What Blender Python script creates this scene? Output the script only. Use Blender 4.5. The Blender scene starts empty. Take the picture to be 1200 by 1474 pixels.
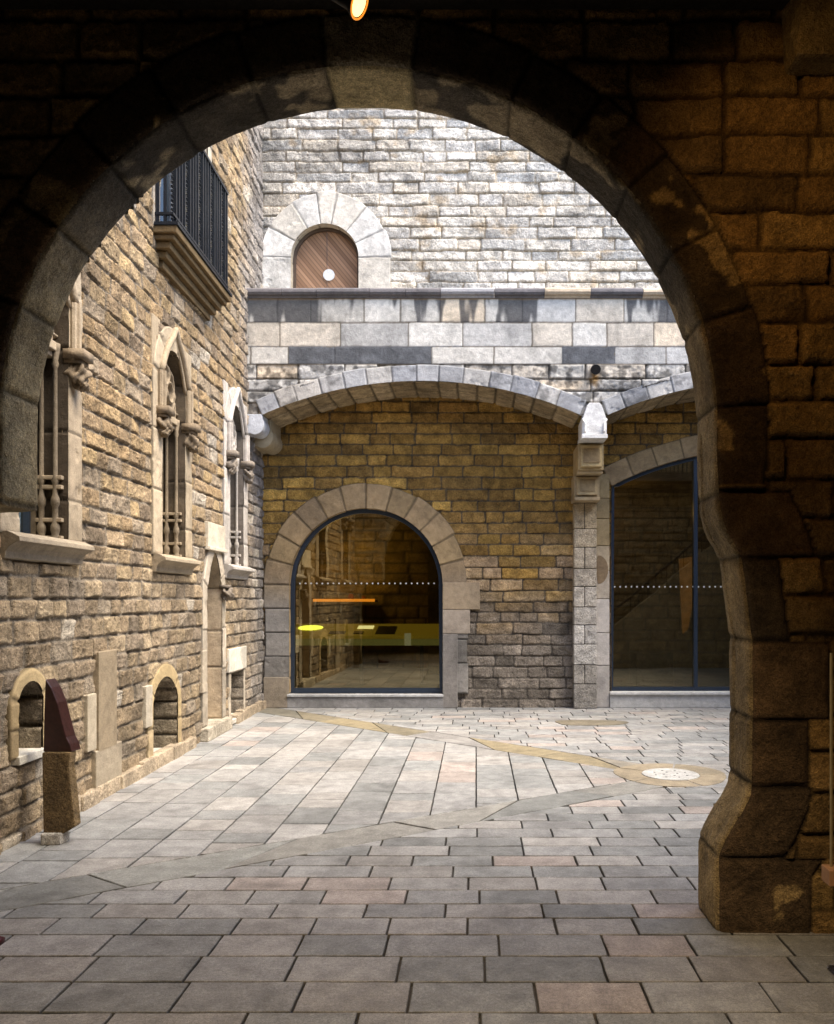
import bpy, bmesh, math, random
import numpy as np
from mathutils import Vector
R = math.radians
scene = bpy.context.scene
# ------------------------------------------------------------------ camera
EYE = 1.6
cd = bpy.data.cameras.new("camera"); cam = bpy.data.objects.new("camera", cd)
scene.collection.objects.link(cam); scene.camera = cam
cam.location = (0, 0, EYE); cam.rotation_euler = (R(90), 0, 0)
cd.sensor_fit = 'HORIZONTAL'; cd.sensor_width = 36; cd.lens = 36
cd.shift_x = -85/1200; cd.shift_y = 125/1200
cd.clip_start = 0.05; cd.clip_end = 500
# ------------------------------------------------------------------ sky and sun
SUN_EL, SUN_AZ = 60, 112          # elevation, compass angle of the sun (from +Y towards +X)
w = bpy.data.worlds.new("World"); scene.world = w; w.use_nodes = True
nt = w.node_tree; bg = nt.nodes['Background']
sky = nt.nodes.new('ShaderNodeTexSky'); sky.sky_type = 'NISHITA'; sky.sun_disc = False
sky.sun_elevation = R(SUN_EL); sky.sun_rotation = R(SUN_AZ); sky.dust_density = 2.2; sky.ozone_density = 1
nt.links.new(sky.outputs[0], bg.inputs[0]); bg.inputs[1].default_value = 0.15
sl = bpy.data.lights.new("sun", 'SUN'); so = bpy.data.objects.new("sun", sl); scene.collection.objects.link(so)
sl.energy = 1.9; sl.angle = R(34); sl.color = (1, .89, .72)
sd = Vector((math.sin(R(SUN_AZ))*math.cos(R(SUN_EL)), math.cos(R(SUN_AZ))*math.cos(R(SUN_EL)), math.sin(R(SUN_EL))))
so.rotation_euler = sd.to_track_quat('Z', 'Y').to_euler()
scene.view_settings.view_transform = 'Standard'; scene.view_settings.look = 'None'
scene.view_settings.exposure = 2.0; scene.view_settings.gamma = 1
scene.cycles.max_bounces = 8; scene.cycles.diffuse_bounces = 5
scene.cycles.use_denoising = True
# ------------------------------------------------------------------ helpers: things, tags
C = scene.collection
def tag(o, label=None, cat=None, group=None, kind=None):
    if label: o['label'] = label
    if cat: o['category'] = cat
    if group: o['group'] = group
    if kind: o['kind'] = kind
    return o
def empty(name, loc=(0,0,0), parent=None):
    o = bpy.data.objects.new(name, None); C.objects.link(o); o.location = loc; o.parent = parent
    o.empty_display_size = .1
    return o
def link(name, me, parent=None):
    o = bpy.data.objects.new(name, me); C.objects.link(o)
    if parent is not None:
        o.parent = parent
        m = Vector((0,0,0)); p = parent
        while p is not None: m += p.location; p = p.parent
        o.location = -m
    return o
# ------------------------------------------------------------------ helpers: noise
_rng = np.random.RandomState(7)
_T = _rng.rand(256, 256).astype(np.float32)
def vn(x, y, s=0):
    x = np.asarray(x, dtype=np.float64) + s*17.13; y = np.asarray(y, dtype=np.float64) + s*7.77
    xi = np.floor(x).astype(np.int64); yi = np.floor(y).astype(np.int64)
    fx = x-xi; fy = y-yi; fx = fx*fx*(3-2*fx); fy = fy*fy*(3-2*fy)
    a = _T[xi & 255, yi & 255]; b = _T[(xi+1) & 255, yi & 255]
    c = _T[xi & 255, (yi+1) & 255]; d = _T[(xi+1) & 255, (yi+1) & 255]
    return (a*(1-fx)+b*fx)*(1-fy)+(c*(1-fx)+d*fx)*fy
def fbm(x, y, s=0, o=4, g=.5):
    t = 0; a = 1; n = 0
    for k in range(o):
        t = t+a*(vn(x*2**k, y*2**k, s+k*3)-.5); n += a; a *= g
    return t/n*2
_H = _rng.rand(8192, 6).astype(np.float32)
def hid(i, k=0): return _H[(i*31+k*977) % 8192, k % 6]
def smooth(x, a, b):
    t = np.clip((x-a)/(b-a), 0, 1); return t*t*(3-2*t)
# ------------------------------------------------------------------ helpers: masonry pattern
def masonry(u, v, rowh, wid, seed, jw=.012, warp=.012, rnd=.03, rows=None):
    """block id, distance from the joint, local u and v in -1..1"""
    rs = np.random.RandomState(seed)
    uu = u+warp*fbm(u*5, v*5, seed)+warp*.5*fbm(u*19, v*19, seed+5); vv = v+warp*fbm(u*3.1+9, v*5, seed+1)+warp*.5*fbm(u*21, v*21, seed+2)
    v0 = float(v.min())-.5; v1 = float(v.max())+.5; u0 = float(u.min())-.7; u1 = float(u.max())+.7
    if rows is None:
        E = [v0-rs.rand()*.1]
        while E[-1] < v1: E.append(E[-1]+rs.uniform(*rowh))
    else:
        E = list(rows); E = [E[0]-1.]+E+[E[-1]+1.]
    E = np.array(E); k = np.clip(np.searchsorted(E, vv)-1, 0, len(E)-2)
    dv = np.minimum(vv-E[k], E[k+1]-vv); fv = (vv-E[k])/(E[k+1]-E[k])*2-1
    du = np.zeros_like(uu); fu = np.zeros_like(uu); j = np.zeros(uu.shape, np.int64)
    for r in range(len(E)-1):
        m = k == r
        J = [u0-rs.rand()*wid[1]]
        while J[-1] < u1: J.append(J[-1]+rs.uniform(*wid))
        if not m.any(): continue
        J = np.array(J); q = uu[m]; i = np.clip(np.searchsorted(J, q)-1, 0, len(J)-2)
        du[m] = np.minimum(q-J[i], J[i+1]-q); fu[m] = (q-J[i])/(J[i+1]-J[i])*2-1; j[m] = i
    d = rnd-np.sqrt(np.maximum(rnd-du, 0)**2+np.maximum(rnd-dv, 0)**2)
    d = np.where((du > rnd) & (dv > rnd), np.minimum(du, dv), d)-jw*.5
    return k*211+j*7+seed*13, d, fu, fv
PAL = {
 'left':  [(.41,.29,.16),(.37,.265,.145),(.44,.325,.19),(.32,.23,.135),(.40,.29,.175),(.43,.31,.165),(.28,.21,.14),(.38,.30,.21),(.35,.245,.135)],
 'upper': [(.66,.61,.54),(.62,.58,.53),(.69,.64,.57),(.55,.53,.50),(.66,.59,.50),(.65,.61,.56)],
 'vault': [(.30,.18,.046),(.25,.15,.042),(.38,.235,.06),(.21,.13,.04),(.32,.195,.05),(.27,.16,.044)],
 'base':  [(.25,.22,.18),(.21,.19,.16),(.29,.25,.205),(.24,.21,.185)],
 'dress': [(.44,.38,.30),(.40,.35,.28),(.48,.42,.34),(.38,.33,.26)],
 'golden':[(.38,.285,.155),(.33,.25,.14),(.42,.32,.175),(.36,.28,.17)],
 'ashlar':[(.52,.49,.44),(.47,.45,.42),(.56,.53,.48),(.54,.48,.40),(.45,.435,.41),(.58,.48,.36)],
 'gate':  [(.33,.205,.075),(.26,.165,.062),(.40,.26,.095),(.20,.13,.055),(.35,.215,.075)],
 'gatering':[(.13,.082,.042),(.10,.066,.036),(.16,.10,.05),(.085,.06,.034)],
}
def pick(ids, pal, k=0):
    P = np.array(PAL[pal] if isinstance(pal, str) else pal, dtype=np.float32)
    c = P[(hid(ids, k)*len(P)).astype(int) % len(P)]
    return c*(.86+.28*hid(ids, k+1))[..., None]
# ------------------------------------------------------------------ helpers: materials
def stone_mat(name, bump=.5, scale=60, rough=.85, spec=.3, contrast=.28, dist=.014, stain=.25, stain_scale=1.6):
    m = bpy.data.materials.new(name); m.use_nodes = True; n = m.node_tree.nodes; l = m.node_tree.links
    b = n['Principled BSDF']; b.inputs['Roughness'].default_value = rough; b.inputs['Specular IOR Level'].default_value = spec
    at = n.new('ShaderNodeAttribute'); at.attribute_name = 'Col'
    tc = n.new('ShaderNodeTexCoord')
    n1 = n.new('ShaderNodeTexNoise'); n1.inputs['Scale'].default_value = scale; n1.inputs['Detail'].default_value = 6; n1.inputs['Roughness'].default_value = .65
    n2 = n.new('ShaderNodeTexNoise'); n2.inputs['Scale'].default_value = scale*.17; n2.inputs['Detail'].default_value = 5
    l.new(tc.outputs['Object'], n1.inputs['Vector']); l.new(tc.outputs['Object'], n2.inputs['Vector'])
    mr = n.new('ShaderNodeMapRange'); mr.inputs[1].default_value = .3; mr.inputs[2].default_value = .7
    mr.inputs[3].default_value = 1-contrast; mr.inputs[4].default_value = 1+contrast; l.new(n1.outputs[0], mr.inputs[0])
    mr2 = n.new('ShaderNodeMapRange'); mr2.inputs[1].default_value = .3; mr2.inputs[2].default_value = .7
    mr2.inputs[3].default_value = 1-contrast*.8; mr2.inputs[4].default_value = 1+contrast*.8; l.new(n2.outputs[0], mr2.inputs[0])
    n3 = n.new('ShaderNodeTexNoise'); n3.inputs['Scale'].default_value = scale*3.1; n3.inputs['Detail'].default_value = 3; l.new(tc.outputs['Object'], n3.inputs['Vector'])
    mr3 = n.new('ShaderNodeMapRange'); mr3.inputs[1].default_value = .35; mr3.inputs[2].default_value = .65
    mr3.inputs[3].default_value = 1-contrast*.9; mr3.inputs[4].default_value = 1+contrast*.9; l.new(n3.outputs[0], mr3.inputs[0])
    mu0 = n.new('ShaderNodeMath'); mu0.operation = 'MULTIPLY'; l.new(mr.outputs[0], mu0.inputs[0]); l.new(mr3.outputs[0], mu0.inputs[1])
    mu = n.new('ShaderNodeMath'); mu.operation = 'MULTIPLY'; l.new(mu0.outputs[0], mu.inputs[0]); l.new(mr2.outputs[0], mu.inputs[1])
    n4 = n.new('ShaderNodeTexNoise'); n4.inputs['Scale'].default_value = stain_scale; n4.inputs['Detail'].default_value = 9; n4.inputs['Roughness'].default_value = .68; n4.inputs['Distortion'].default_value = .6
    l.new(tc.outputs['Object'], n4.inputs['Vector']); mr4 = n.new('ShaderNodeMapRange'); mr4.inputs[1].default_value = .46; mr4.inputs[2].default_value = .66
    mr4.inputs[3].default_value = 1.04; mr4.inputs[4].default_value = 1.04-stain*1.5; l.new(n4.outputs[0], mr4.inputs[0])
    mus = n.new('ShaderNodeMath'); mus.operation = 'MULTIPLY'; l.new(mu.outputs[0], mus.inputs[0]); l.new(mr4.outputs[0], mus.inputs[1]); mu = mus
    vm = n.new('ShaderNodeVectorMath'); vm.operation = 'SCALE'; l.new(at.outputs['Color'], vm.inputs[0]); l.new(mu.outputs[0], vm.inputs['Scale'])
    l.new(vm.outputs[0], b.inputs['Base Color'])
    vo = n.new('ShaderNodeTexVoronoi'); vo.inputs['Scale'].default_value = scale*.55; l.new(tc.outputs['Object'], vo.inputs['Vector'])
    ad = n.new('ShaderNodeMath'); ad.operation = 'MULTIPLY_ADD'; ad.inputs[1].default_value = .35; l.new(vo.outputs['Distance'], ad.inputs[0]); l.new(n1.outputs[0], ad.inputs[2])
    ad2 = n.new('ShaderNodeMath'); ad2.operation = 'MULTIPLY_ADD'; ad2.inputs[1].default_value = 2.0; l.new(n2.outputs[0], ad2.inputs[0])
    ad3 = n.new('ShaderNodeMath'); ad3.operation = 'MULTIPLY_ADD'; ad3.inputs[1].default_value = .45; l.new(n3.outputs[0], ad3.inputs[0]); l.new(ad.outputs[0], ad3.inputs[2]); l.new(ad3.outputs[0], ad2.inputs[2])
    bp = n.new('ShaderNodeBump'); bp.inputs['Strength'].default_value = bump; bp.inputs['Distance'].default_value = dist
    l.new(ad2.outputs[0], bp.inputs['Height']); l.new(bp.outputs[0], b.inputs['Normal'])
    return m
def mat(name, col, rough=.5, metal=0, emit=None, estr=0, bump=0, scale=40, contrast=.15):
    m = bpy.data.materials.new(name); m.use_nodes = True; n = m.node_tree.nodes; l = m.node_tree.links
    b = n['Principled BSDF']; b.inputs['Roughness'].default_value = rough; b.inputs['Metallic'].default_value = metal
    tc = n.new('ShaderNodeTexCoord'); n1 = n.new('ShaderNodeTexNoise'); n1.inputs['Scale'].default_value = scale; n1.inputs['Detail'].default_value = 5
    l.new(tc.outputs['Object'], n1.inputs['Vector'])
    mr = n.new('ShaderNodeMapRange'); mr.inputs[1].default_value = .3; mr.inputs[2].default_value = .7
    mr.inputs[3].default_value = 1-contrast; mr.inputs[4].default_value = 1+contrast; l.new(n1.outputs[0], mr.inputs[0])
    vm = n.new('ShaderNodeVectorMath'); vm.operation = 'SCALE'; vm.inputs[0].default_value = col; l.new(mr.outputs[0], vm.inputs['Scale'])
    l.new(vm.outputs[0], b.inputs['Base Color'])
    if emit: b.inputs['Emission Color'].default_value = (*emit, 1); b.inputs['Emission Strength'].default_value = estr
    if bump:
        bp = n.new('ShaderNodeBump'); bp.inputs['Strength'].default_value = bump; bp.inputs['Distance'].default_value = .01
        l.new(n1.outputs[0], bp.inputs['Height']); l.new(bp.outputs[0], b.inputs['Normal'])
    return m
def glass_mat(name, tint, refl, rough=.01):
    m = bpy.data.materials.new(name); m.use_nodes = True; n = m.node_tree.nodes; l = m.node_tree.links
    n.remove(n['Principled BSDF']); out = n['Material Output']
    t = n.new('ShaderNodeBsdfTransparent'); t.inputs[0].default_value = (*tint, 1)
    g = n.new('ShaderNodeBsdfGlossy'); g.inputs['Roughness'].default_value = rough; g.inputs[0].default_value = (1, .88, .58, 1)
    fr = n.new('ShaderNodeLayerWeight'); fr.inputs[0].default_value = .5
    mr = n.new('ShaderNodeMapRange'); mr.inputs[3].default_value = refl; mr.inputs[4].default_value = min(1, refl+.5); l.new(fr.outputs['Fresnel'], mr.inputs[0])
    mx = n.new('ShaderNodeMixShader'); l.new(mr.outputs[0], mx.inputs[0]); l.new(t.outputs[0], mx.inputs[1]); l.new(g.outputs[0], mx.inputs[2])
    tc = n.new('ShaderNodeTexCoord'); nz = n.new('ShaderNodeTexNoise'); nz.inputs['Scale'].default_value = 1.2; l.new(tc.outputs['Object'], nz.inputs['Vector'])
    bp = n.new('ShaderNodeBump'); bp.inputs['Strength'].default_value = .03; bp.inputs['Distance'].default_value = .05
    l.new(nz.outputs[0], bp.inputs['Height']); l.new(bp.outputs[0], g.inputs['Normal'])
    l.new(mx.outputs[0], out.inputs[0]); return m
ROUGH = stone_mat('rough_stone', .9, 48, .9, contrast=.36, dist=.026)
DRESSED = stone_mat('dressed_stone', .35, 90, .8, contrast=.16)
PAVE = stone_mat('paving_stone', .35, 60, .5, .5, contrast=.27, dist=.009, stain=.22, stain_scale=1.9)
DARKMETAL = mat('dark_iron', (.018,.022,.03), .42, .6, contrast=.3)
STEEL = mat('painted_steel', (.028,.042,.068), .35, .4)
WOOD = mat('old_wood', (.20,.12,.07), .7)
GLASS = glass_mat('window_glass', (.38,.36,.24), .115)
DARKGLASS = glass_mat('leaded_glass', (.35,.4,.45), .25)
BLACK = mat('black_metal', (.01,.01,.012), .5)
DOT = mat('white_film', (.55,.55,.5), .7)
# ------------------------------------------------------------------ helpers: meshes
def sheet(name, P, col, m, parent=None, keep=None, smoothf=True):
    nv, nu = P.shape[:2]
    idx = np.arange(nv*nu).reshape(nv, nu)
    f = np.stack([idx[:-1,:-1], idx[:-1,1:], idx[1:,1:], idx[1:,:-1]], -1).reshape(-1, 4)
    if keep is not None: f = f[keep.reshape(-1)]
    used = np.unique(f); remap = np.full(nv*nu, -1); remap[used] = np.arange(len(used)); f = remap[f]
    V = P.reshape(-1, 3)[used].astype(np.float32); cc = col.reshape(-1, 3)[used]
    me = bpy.data.meshes.new(name)
    me.vertices.add(len(V)); me.vertices.foreach_set('co', V.ravel())
    me.loops.add(len(f)*4); me.loops.foreach_set('vertex_index', f.ravel().astype(np.int32))
    me.polygons.add(len(f)); me.polygons.foreach_set('loop_start', (np.arange(len(f))*4).astype(np.int32))
    me.polygons.foreach_set('loop_total', np.full(len(f), 4, np.int32))
    me.polygons.foreach_set('use_smooth', np.full(len(f), smoothf))
    me.update(calc_edges=True)
    a = me.color_attributes.new('Col', 'FLOAT_COLOR', 'POINT')
    a.data.foreach_set('color', np.concatenate([cc, np.ones((len(cc), 1))], 1).astype(np.float32).ravel())
    me.materials.append(m)
    return link(name, me, parent)
def colour_mesh(me, c, j=.0):
    a = me.color_attributes.new('Col', 'FLOAT_COLOR', 'POINT')
    n = len(me.vertices); cc = np.ones((n, 4), np.float32); cc[:, :3] = c
    a.data.foreach_set('color', cc.ravel())
class MB:
    def __init__(s): s.bm = bmesh.new(); s.cl = s.bm.verts.layers.float_color.new('Col'); s.c = (.5,.5,.5)
    def quadbox(s, pts):
        v = [s.bm.verts.new(p) for p in pts]
        for q in v: q[s.cl] = (*s.c, 1)
        for a in ((0,1,2,3),(7,6,5,4),(0,4,5,1),(1,5,6,2),(2,6,7,3),(3,7,4,0)):
            s.bm.faces.new([v[i] for i in a])
    def box(s, x0, x1, y0, y1, z0, z1, M=None):
        p = [(x0,y0,z0),(x0,y1,z0),(x1,y1,z0),(x1,y0,z0),(x0,y0,z1),(x0,y1,z1),(x1,y1,z1),(x1,y0,z1)]
        s.quadbox([M(*q) for q in p] if M else p)
    def loft(s, rings, close=True, caps=True):
        R_ = []
        for r in rings:
            vs = [s.bm.verts.new(p) for p in r]
            for q in vs: q[s.cl] = (*s.c, 1)
            R_.append(vs)
        n = len(R_[0])
        for a, b in zip(R_[:-1], R_[1:]):
            for i in range(n if close else n-1):
                s.bm.faces.new((a[i], a[(i+1) % n], b[(i+1) % n], b[i]))
        if caps and close: s.bm.faces.new(R_[0][::-1]); s.bm.faces.new(R_[-1])
    def prism(s, pts, f0, f1):
        """pts 2D list, f0/f1 map (a,b)->xyz for the two ends"""
        s.loft([[f0(*p) for p in pts], [f1(*p) for p in pts]])
    def tube(s, path, r, n=8, rr=None):
        path = [Vector(p) for p in path]; rings = []
        for i, p in enumerate(path):
            t = (path[min(i+1, len(path)-1)]-path[max(i-1, 0)]).normalized()
            a = t.orthogonal().normalized() if i == 0 else (a0-t*a0.dot(t)).normalized()
            a0 = a; b = t.cross(a); q = rr[i] if rr else r
            rings.append([p+(a*math.cos(k*2*math.pi/n)+b*math.sin(k*2*math.pi/n))*q for k in range(n)])
        s.loft(rings)
    def lathe(s, c, prof, n=14, M=None):
        rings = []
        for (r, z) in prof:
            ring = [(c[0]+r*math.cos(k*2*math.pi/n), c[1]+r*math.sin(k*2*math.pi/n), c[2]+z) for k in range(n)]
            rings.append([M(*q) for q in ring] if M else ring)
        s.loft(rings)
    def build(s, name, m, parent=None, bevel=0, smoothf=False):
        bmesh.ops.recalc_face_normals(s.bm, faces=s.bm.faces)
        if bevel: bmesh.ops.bevel(s.bm, geom=[e for e in s.bm.edges if e.calc_face_angle(0) > .6], offset=bevel, segments=2, affect='EDGES', profile=.6, clamp_overlap=True)
        me = bpy.data.meshes.new(name); s.bm.to_mesh(me); s.bm.free()
        for p in me.polygons: p.use_smooth = smoothf
        me.materials.append(m); return link(name, me, parent)
def poly_sdf(u, v, pts):
    """signed distance (negative inside) and nearest point of a closed polygon"""
    P = np.array(pts); Q = np.roll(P, -1, 0)
    best = np.full(u.shape, 1e9); bu = np.zeros_like(u); bv = np.zeros_like(u); ins = np.zeros(u.shape, bool)
    for (a, b), (c, d) in zip(P, Q):
        ex, ey = c-a, d-b; L = ex*ex+ey*ey
        if L < 1e-12: continue
        t = np.clip(((u-a)*ex+(v-b)*ey)/L, 0, 1); px = a+t*ex; py = b+t*ey
        dd = (u-px)**2+(v-py)**2; m = dd < best
        best = np.where(m, dd, best); bu = np.where(m, px, bu); bv = np.where(m, py, bv)
        if abs(ey) > 1e-12:
            cr = ((b > v) != (d > v)) & (u < (c-a)*(v-b)/(d-b)+a); ins ^= cr
    s = np.sqrt(best); return np.where(ins, -s, s), bu, bv
def resample(pts, step):
    P = np.array(pts, float); L = np.r_[0, np.cumsum(np.hypot(*np.diff(P, axis=0).T))]
    n = max(3, int(L[-1]/step)); s = np.linspace(0, L[-1], n)
    return np.stack([np.interp(s, L, P[:, 0]), np.interp(s, L, P[:, 1])], 1), s
def arch_pts(cx, hw, zb, zs, rise=None, pointed=False, n=28):
    """open path: up the left side, over the head, down the right side"""
    pts = [(cx-hw, zb)]
    if pointed:
        h = rise; 
        for k in range(n+1):
            t = k/n; a = t*math.pi; x = -math.cos(a)*hw; y = math.sin(a)**.75*h*(1-.0*t)
            y = h*(1-abs(x/hw)**1.7)
            pts.append((cx+x, zs+y))
    else:
        h = hw if rise is None else rise
        Rr = (hw*hw+h*h)/(2*h); zc = zs+h-Rr; a1 = math.asin(min(1, hw/Rr))
        if h > Rr: a1 = math.pi-a1
        for k in range(n+1):
            a = -a1+2*a1*k/n; pts.append((cx+Rr*math.sin(a), zc+Rr*math.cos(a)))
    pts.append((cx+hw, zb)); return pts
def grid(u0, u1, v0, v1, st):
    nu = int((u1-u0)/st)+1; nv = int((v1-v0)/st)+1
    return np.meshgrid(np.linspace(u0, u1, nu), np.linspace(v0, v1, nv))
def wall(name, u0, u1, v0, v1, st, M, m, parent, seed, rowh, wid, relief, pal, rough=.010, jw=.014, holes=(), rings=(), colfn=None, rnd=.03,
         mortar=.45, warp=.012, extra=None, keepfn=None, tilt=.012, rows=None, edge=.02):
    """a masonry wall as one relief sheet; M(u,v,n)->xyz with n towards the viewer"""
    u, v = grid(u0, u1, v0, v1, st)
    keep = np.ones((u.shape[0]-1, u.shape[1]-1), bool)
    uc = (u[:-1,:-1]+u[1:,1:])/2; vc = (v[:-1,:-1]+v[1:,1:])/2
    for h in holes:
        H = np.array(h); a0, b0 = H.min(0)-.1; a1, b1 = H.max(0)+.1
        d = np.full(u.shape, 9.); bu = u.copy(); bv = v.copy()
        box = (u > a0) & (u < a1) & (v > b0) & (v < b1)
        dd, pu, pv = poly_sdf(u[box], v[box], h); d[box] = dd; bu[box] = pu; bv[box] = pv
        sn = np.abs(d) < st*.62
        u = np.where(sn, bu, u); v = np.where(sn, bv, v)
        dc = np.full(uc.shape, 9.); box = (uc > a0) & (uc < a1) & (vc > b0) & (vc < b1)
        if box.any(): dc[box] = poly_sdf(uc[box], vc[box], h)[0]
        keep &= dc > 0
    if keepfn is not None: keep &= keepfn(uc, vc)
    i, d, fu, fv = masonry(u, v, rowh, wid, seed, jw, warp, rnd, rows)
    mask = smooth(d, 0, edge)
    n1 = fbm(u*9, v*9, seed+20); n2 = fbm(u*32, v*32, seed+30, 3)
    ridge = 1-np.abs(fbm(u*14+hid(i, 3)*20, v*20, seed+40, 3))*2
    amp = .30+1.0*hid(i, 2)
    h = mask*(relief*amp+(hid(i, 4)-.5)*tilt*2*fu+(hid(i, 5)-.5)*tilt*2*fv+rough*n1+rough*.5*ridge*amp)+rough*.35*n2*(.4+.6*mask)
    h -= (1-mask)*relief*.25+mask*.004*fbm(u*60, v*60, seed+60, 2)
    c = pick(i, pal)
    c = c*(1+.20*n1+.14*n2+.08*ridge)[..., None]
    mo = np.array([.30,.25,.19])*mortar/.45*c.mean()/.33
    c = c*mask[..., None]+mo*(1-mask[..., None])
    for rp, T in rings:
        dd = np.full(u.shape, 9.); H = np.array(rp); box = (u > H[:,0].min()-T-.1) & (u < H[:,0].max()+T+.1) & (v > H[:,1].min()-T-.1) & (v < H[:,1].max()+T+.1)
        dd[box] = poly_sdf(u[box], v[box], rp)[0]
        h = np.where(dd < T-.02, np.minimum(h, -.015), h)
    if extra is not None: h, c = extra(u, v, h, c, i, d)
    if colfn is not None: c = colfn(u, v, c, i, mask)
    P = np.stack(M(u, v, h), -1)
    return sheet(name, P, np.clip(c, .01, .9), m, parent, keep)
def joints(L, wid, rs, start=0):
    J = [start]
    while J[-1] < L-wid[0]*.6: J.append(J[-1]+rs.uniform(*wid))
    J[-1] = L; return np.array(J)
def ring(name, path, T, wid, M, m, parent, seed, pal='dress', proud=.02, jw=.010, st=.011, rough=.003, Tj=None, chip=.004, J=None, skirt=.06, stain=None, inner=.0):
    """course of voussoirs (and jamb stones) following an opening's edge"""
    rs = np.random.RandomState(seed)
    P, s = resample(path, st); tg = np.gradient(P, axis=0); tg /= np.linalg.norm(tg, axis=1)[:, None]
    nr = np.stack([-tg[:, 1], tg[:, 0]], 1)   # left of travel = outward for a path that climbs on the left... checked below
    cen = P.mean(0)
    if ((P-cen)*nr).sum(1).mean() < 0: nr = -nr
    if J is None: J = joints(s[-1], wid, rs)
    J = np.asarray(J); b = np.clip(np.searchsorted(J, s, 'right')-1, 0, len(J)-2)
    Tb = np.full(len(J), T) if Tj is None else T+Tj*(rs.rand(len(J))-.5)*2
    Ts = Tb[b]; nt_ = max(4, int(T/st))
    tau = np.linspace(0, 1, nt_)
    S = np.repeat(s[None], nt_, 0); TT = tau[:, None]*Ts[None]; B = np.repeat(b[None], nt_, 0)
    wv = .004*fbm(S*0+TT*9, B*3.3, seed)
    ds = np.minimum(S+wv-J[B], J[B+1]-S-wv); dt = np.minimum(TT+inner+.02, Ts[None]-TT+.004)
    d = np.minimum(ds, dt)-jw*.5
    mask = smooth(d, 0, .009)
    n1 = fbm(S*9, TT*9+B*5, seed+3); n2 = fbm(S*30, TT*30, seed+4, 3)
    ch = smooth(fbm(S*6, TT*6, seed+9), .35, .6)*chip*2
    h = proud*.72+mask*(proud*.28+(hid(B+seed*7, 3)-.5)*.008+rough*n1)+rough*.4*n2-ch
    c = pick(B*5+seed*11, pal)*(1+.16*n1+.10*n2)[..., None]
    c = c*(.45+.55*mask)[..., None]
    if stain is not None: c = stain(S, TT, c, B)
    U = P[None, :, 0]+nr[None, :, 0]*TT; V = P[None, :, 1]+nr[None, :, 1]*TT
    U = np.concatenate([U, U[-1:]], 0); V = np.concatenate([V, V[-1:]], 0); h = np.concatenate([h, h[-1:]*0-skirt], 0); c = np.concatenate([c, c[-1:]*.6], 0)
    return sheet(name, np.stack(M(U, V, h), -1), np.clip(c, .01, .9), m, parent)
def reveal(name, path, depth, M, m, parent, seed, pal='dress', front=.02, wid=(.3,.45), J=None, st=.016, rough=.004, closed=False, cols=None, jw=.010, slabs=None, relief=.006):
    rs = np.random.RandomState(seed)
    P, s = resample(path, st)
    if J is None: J = joints(s[-1], wid, rs)
    tg = np.gradient(P, axis=0); tg /= np.linalg.norm(tg, axis=1)[:, None]; nr = np.stack([-tg[:, 1], tg[:, 0]], 1); cen = P.mean(0)
    if ((P-cen)*nr).sum(1).mean() < 0: nr = -nr
    nw = max(3, int((depth+front)/st)); wv = np.linspace(front, -depth, nw)
    S = np.repeat(s[None], nw, 0); W = np.repeat(wv[:, None], len(s), 1)
    J = np.asarray(J); B = np.clip(np.searchsorted(J, S, 'right')-1, 0, len(J)-2)
    ds = np.minimum(S-J[B], J[B+1]-S)
    ids = B
    if slabs:
        off = (hid(B, 2)*slabs)[...]; kk = np.floor((W+off+5)/slabs).astype(int); fr = (W+off+5)/slabs-kk
        ds = np.minimum(ds, np.minimum(fr, 1-fr)*slabs); ids = B*17+kk
    mask = smooth(ds-jw*.5, 0, .012); n1 = fbm(S*8, W*8, seed+3); n2 = fbm(S*30, W*30, seed+5, 3)
    h = mask*(relief*.3+rough*n1+(hid(ids, 4)-.5)*relief)+rough*.5*n2-(1-mask)*relief*1.3   # >0 bulges into the opening
    c = pick(ids*3+seed*11, pal)*(1+.16*n1+.1*n2)[..., None]*(.4+.6*mask)[..., None]
    U = P[None, :, 0]-nr[None, :, 0]*h; V = P[None, :, 1]-nr[None, :, 1]*h
    return sheet(name, np.stack(M(U, V, W), -1), np.clip(c, .01, .9), m, parent)
def panel(name, path, n, M, m, parent, step=.05):
    """flat plate filling a closed outline at depth n"""
    bm = bmesh.new(); P, _ = resample(path, step)
    vs = [bm.verts.new(M(a, b, n)) for a, b in P]
    f = bm.faces.new(vs); me = bpy.data.meshes.new(name); bm.to_mesh(me); bm.free(); me.materials.append(m)
    return link(name, me, parent)
def frame_bar(mb, path, w, n0, n1, M, closed=True):
    """rectangular bar following a path, w wide towards the inside"""
    P = np.array(path); Q = P.copy(); N = len(P)
    for i in range(N):
        a = P[(i-1) % N] if closed or i else P[i]; b = P[(i+1) % N] if closed or i < N-1 else P[i]
        t = b-a; t = t/np.linalg.norm(t); nn = np.array([-t[1], t[0]])
        t1 = P[i]-P[(i-1) % N]; t2 = P[(i+1) % N]-P[i]
        k = 1
        if closed:
            t1 /= np.linalg.norm(t1)+1e-9; t2 /= np.linalg.norm(t2)+1e-9; k = 1/max(.5, math.sqrt(max(0, (1+t1.dot(t2))/2)))
        Q[i] = P[i]+nn*w*k
    c = P.mean(0)
    if np.abs(Q-c).sum() > np.abs(P-c).sum(): Q = 2*P-Q
    rings = [[M(P[i][0], P[i][1], n0), M(Q[i][0], Q[i][1], n0), M(Q[i][0], Q[i][1], n1), M(P[i][0], P[i][1], n1)] for i in range(N)]
    if closed: rings.append(rings[0])
    mb.loft(rings, caps=not closed)
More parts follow.
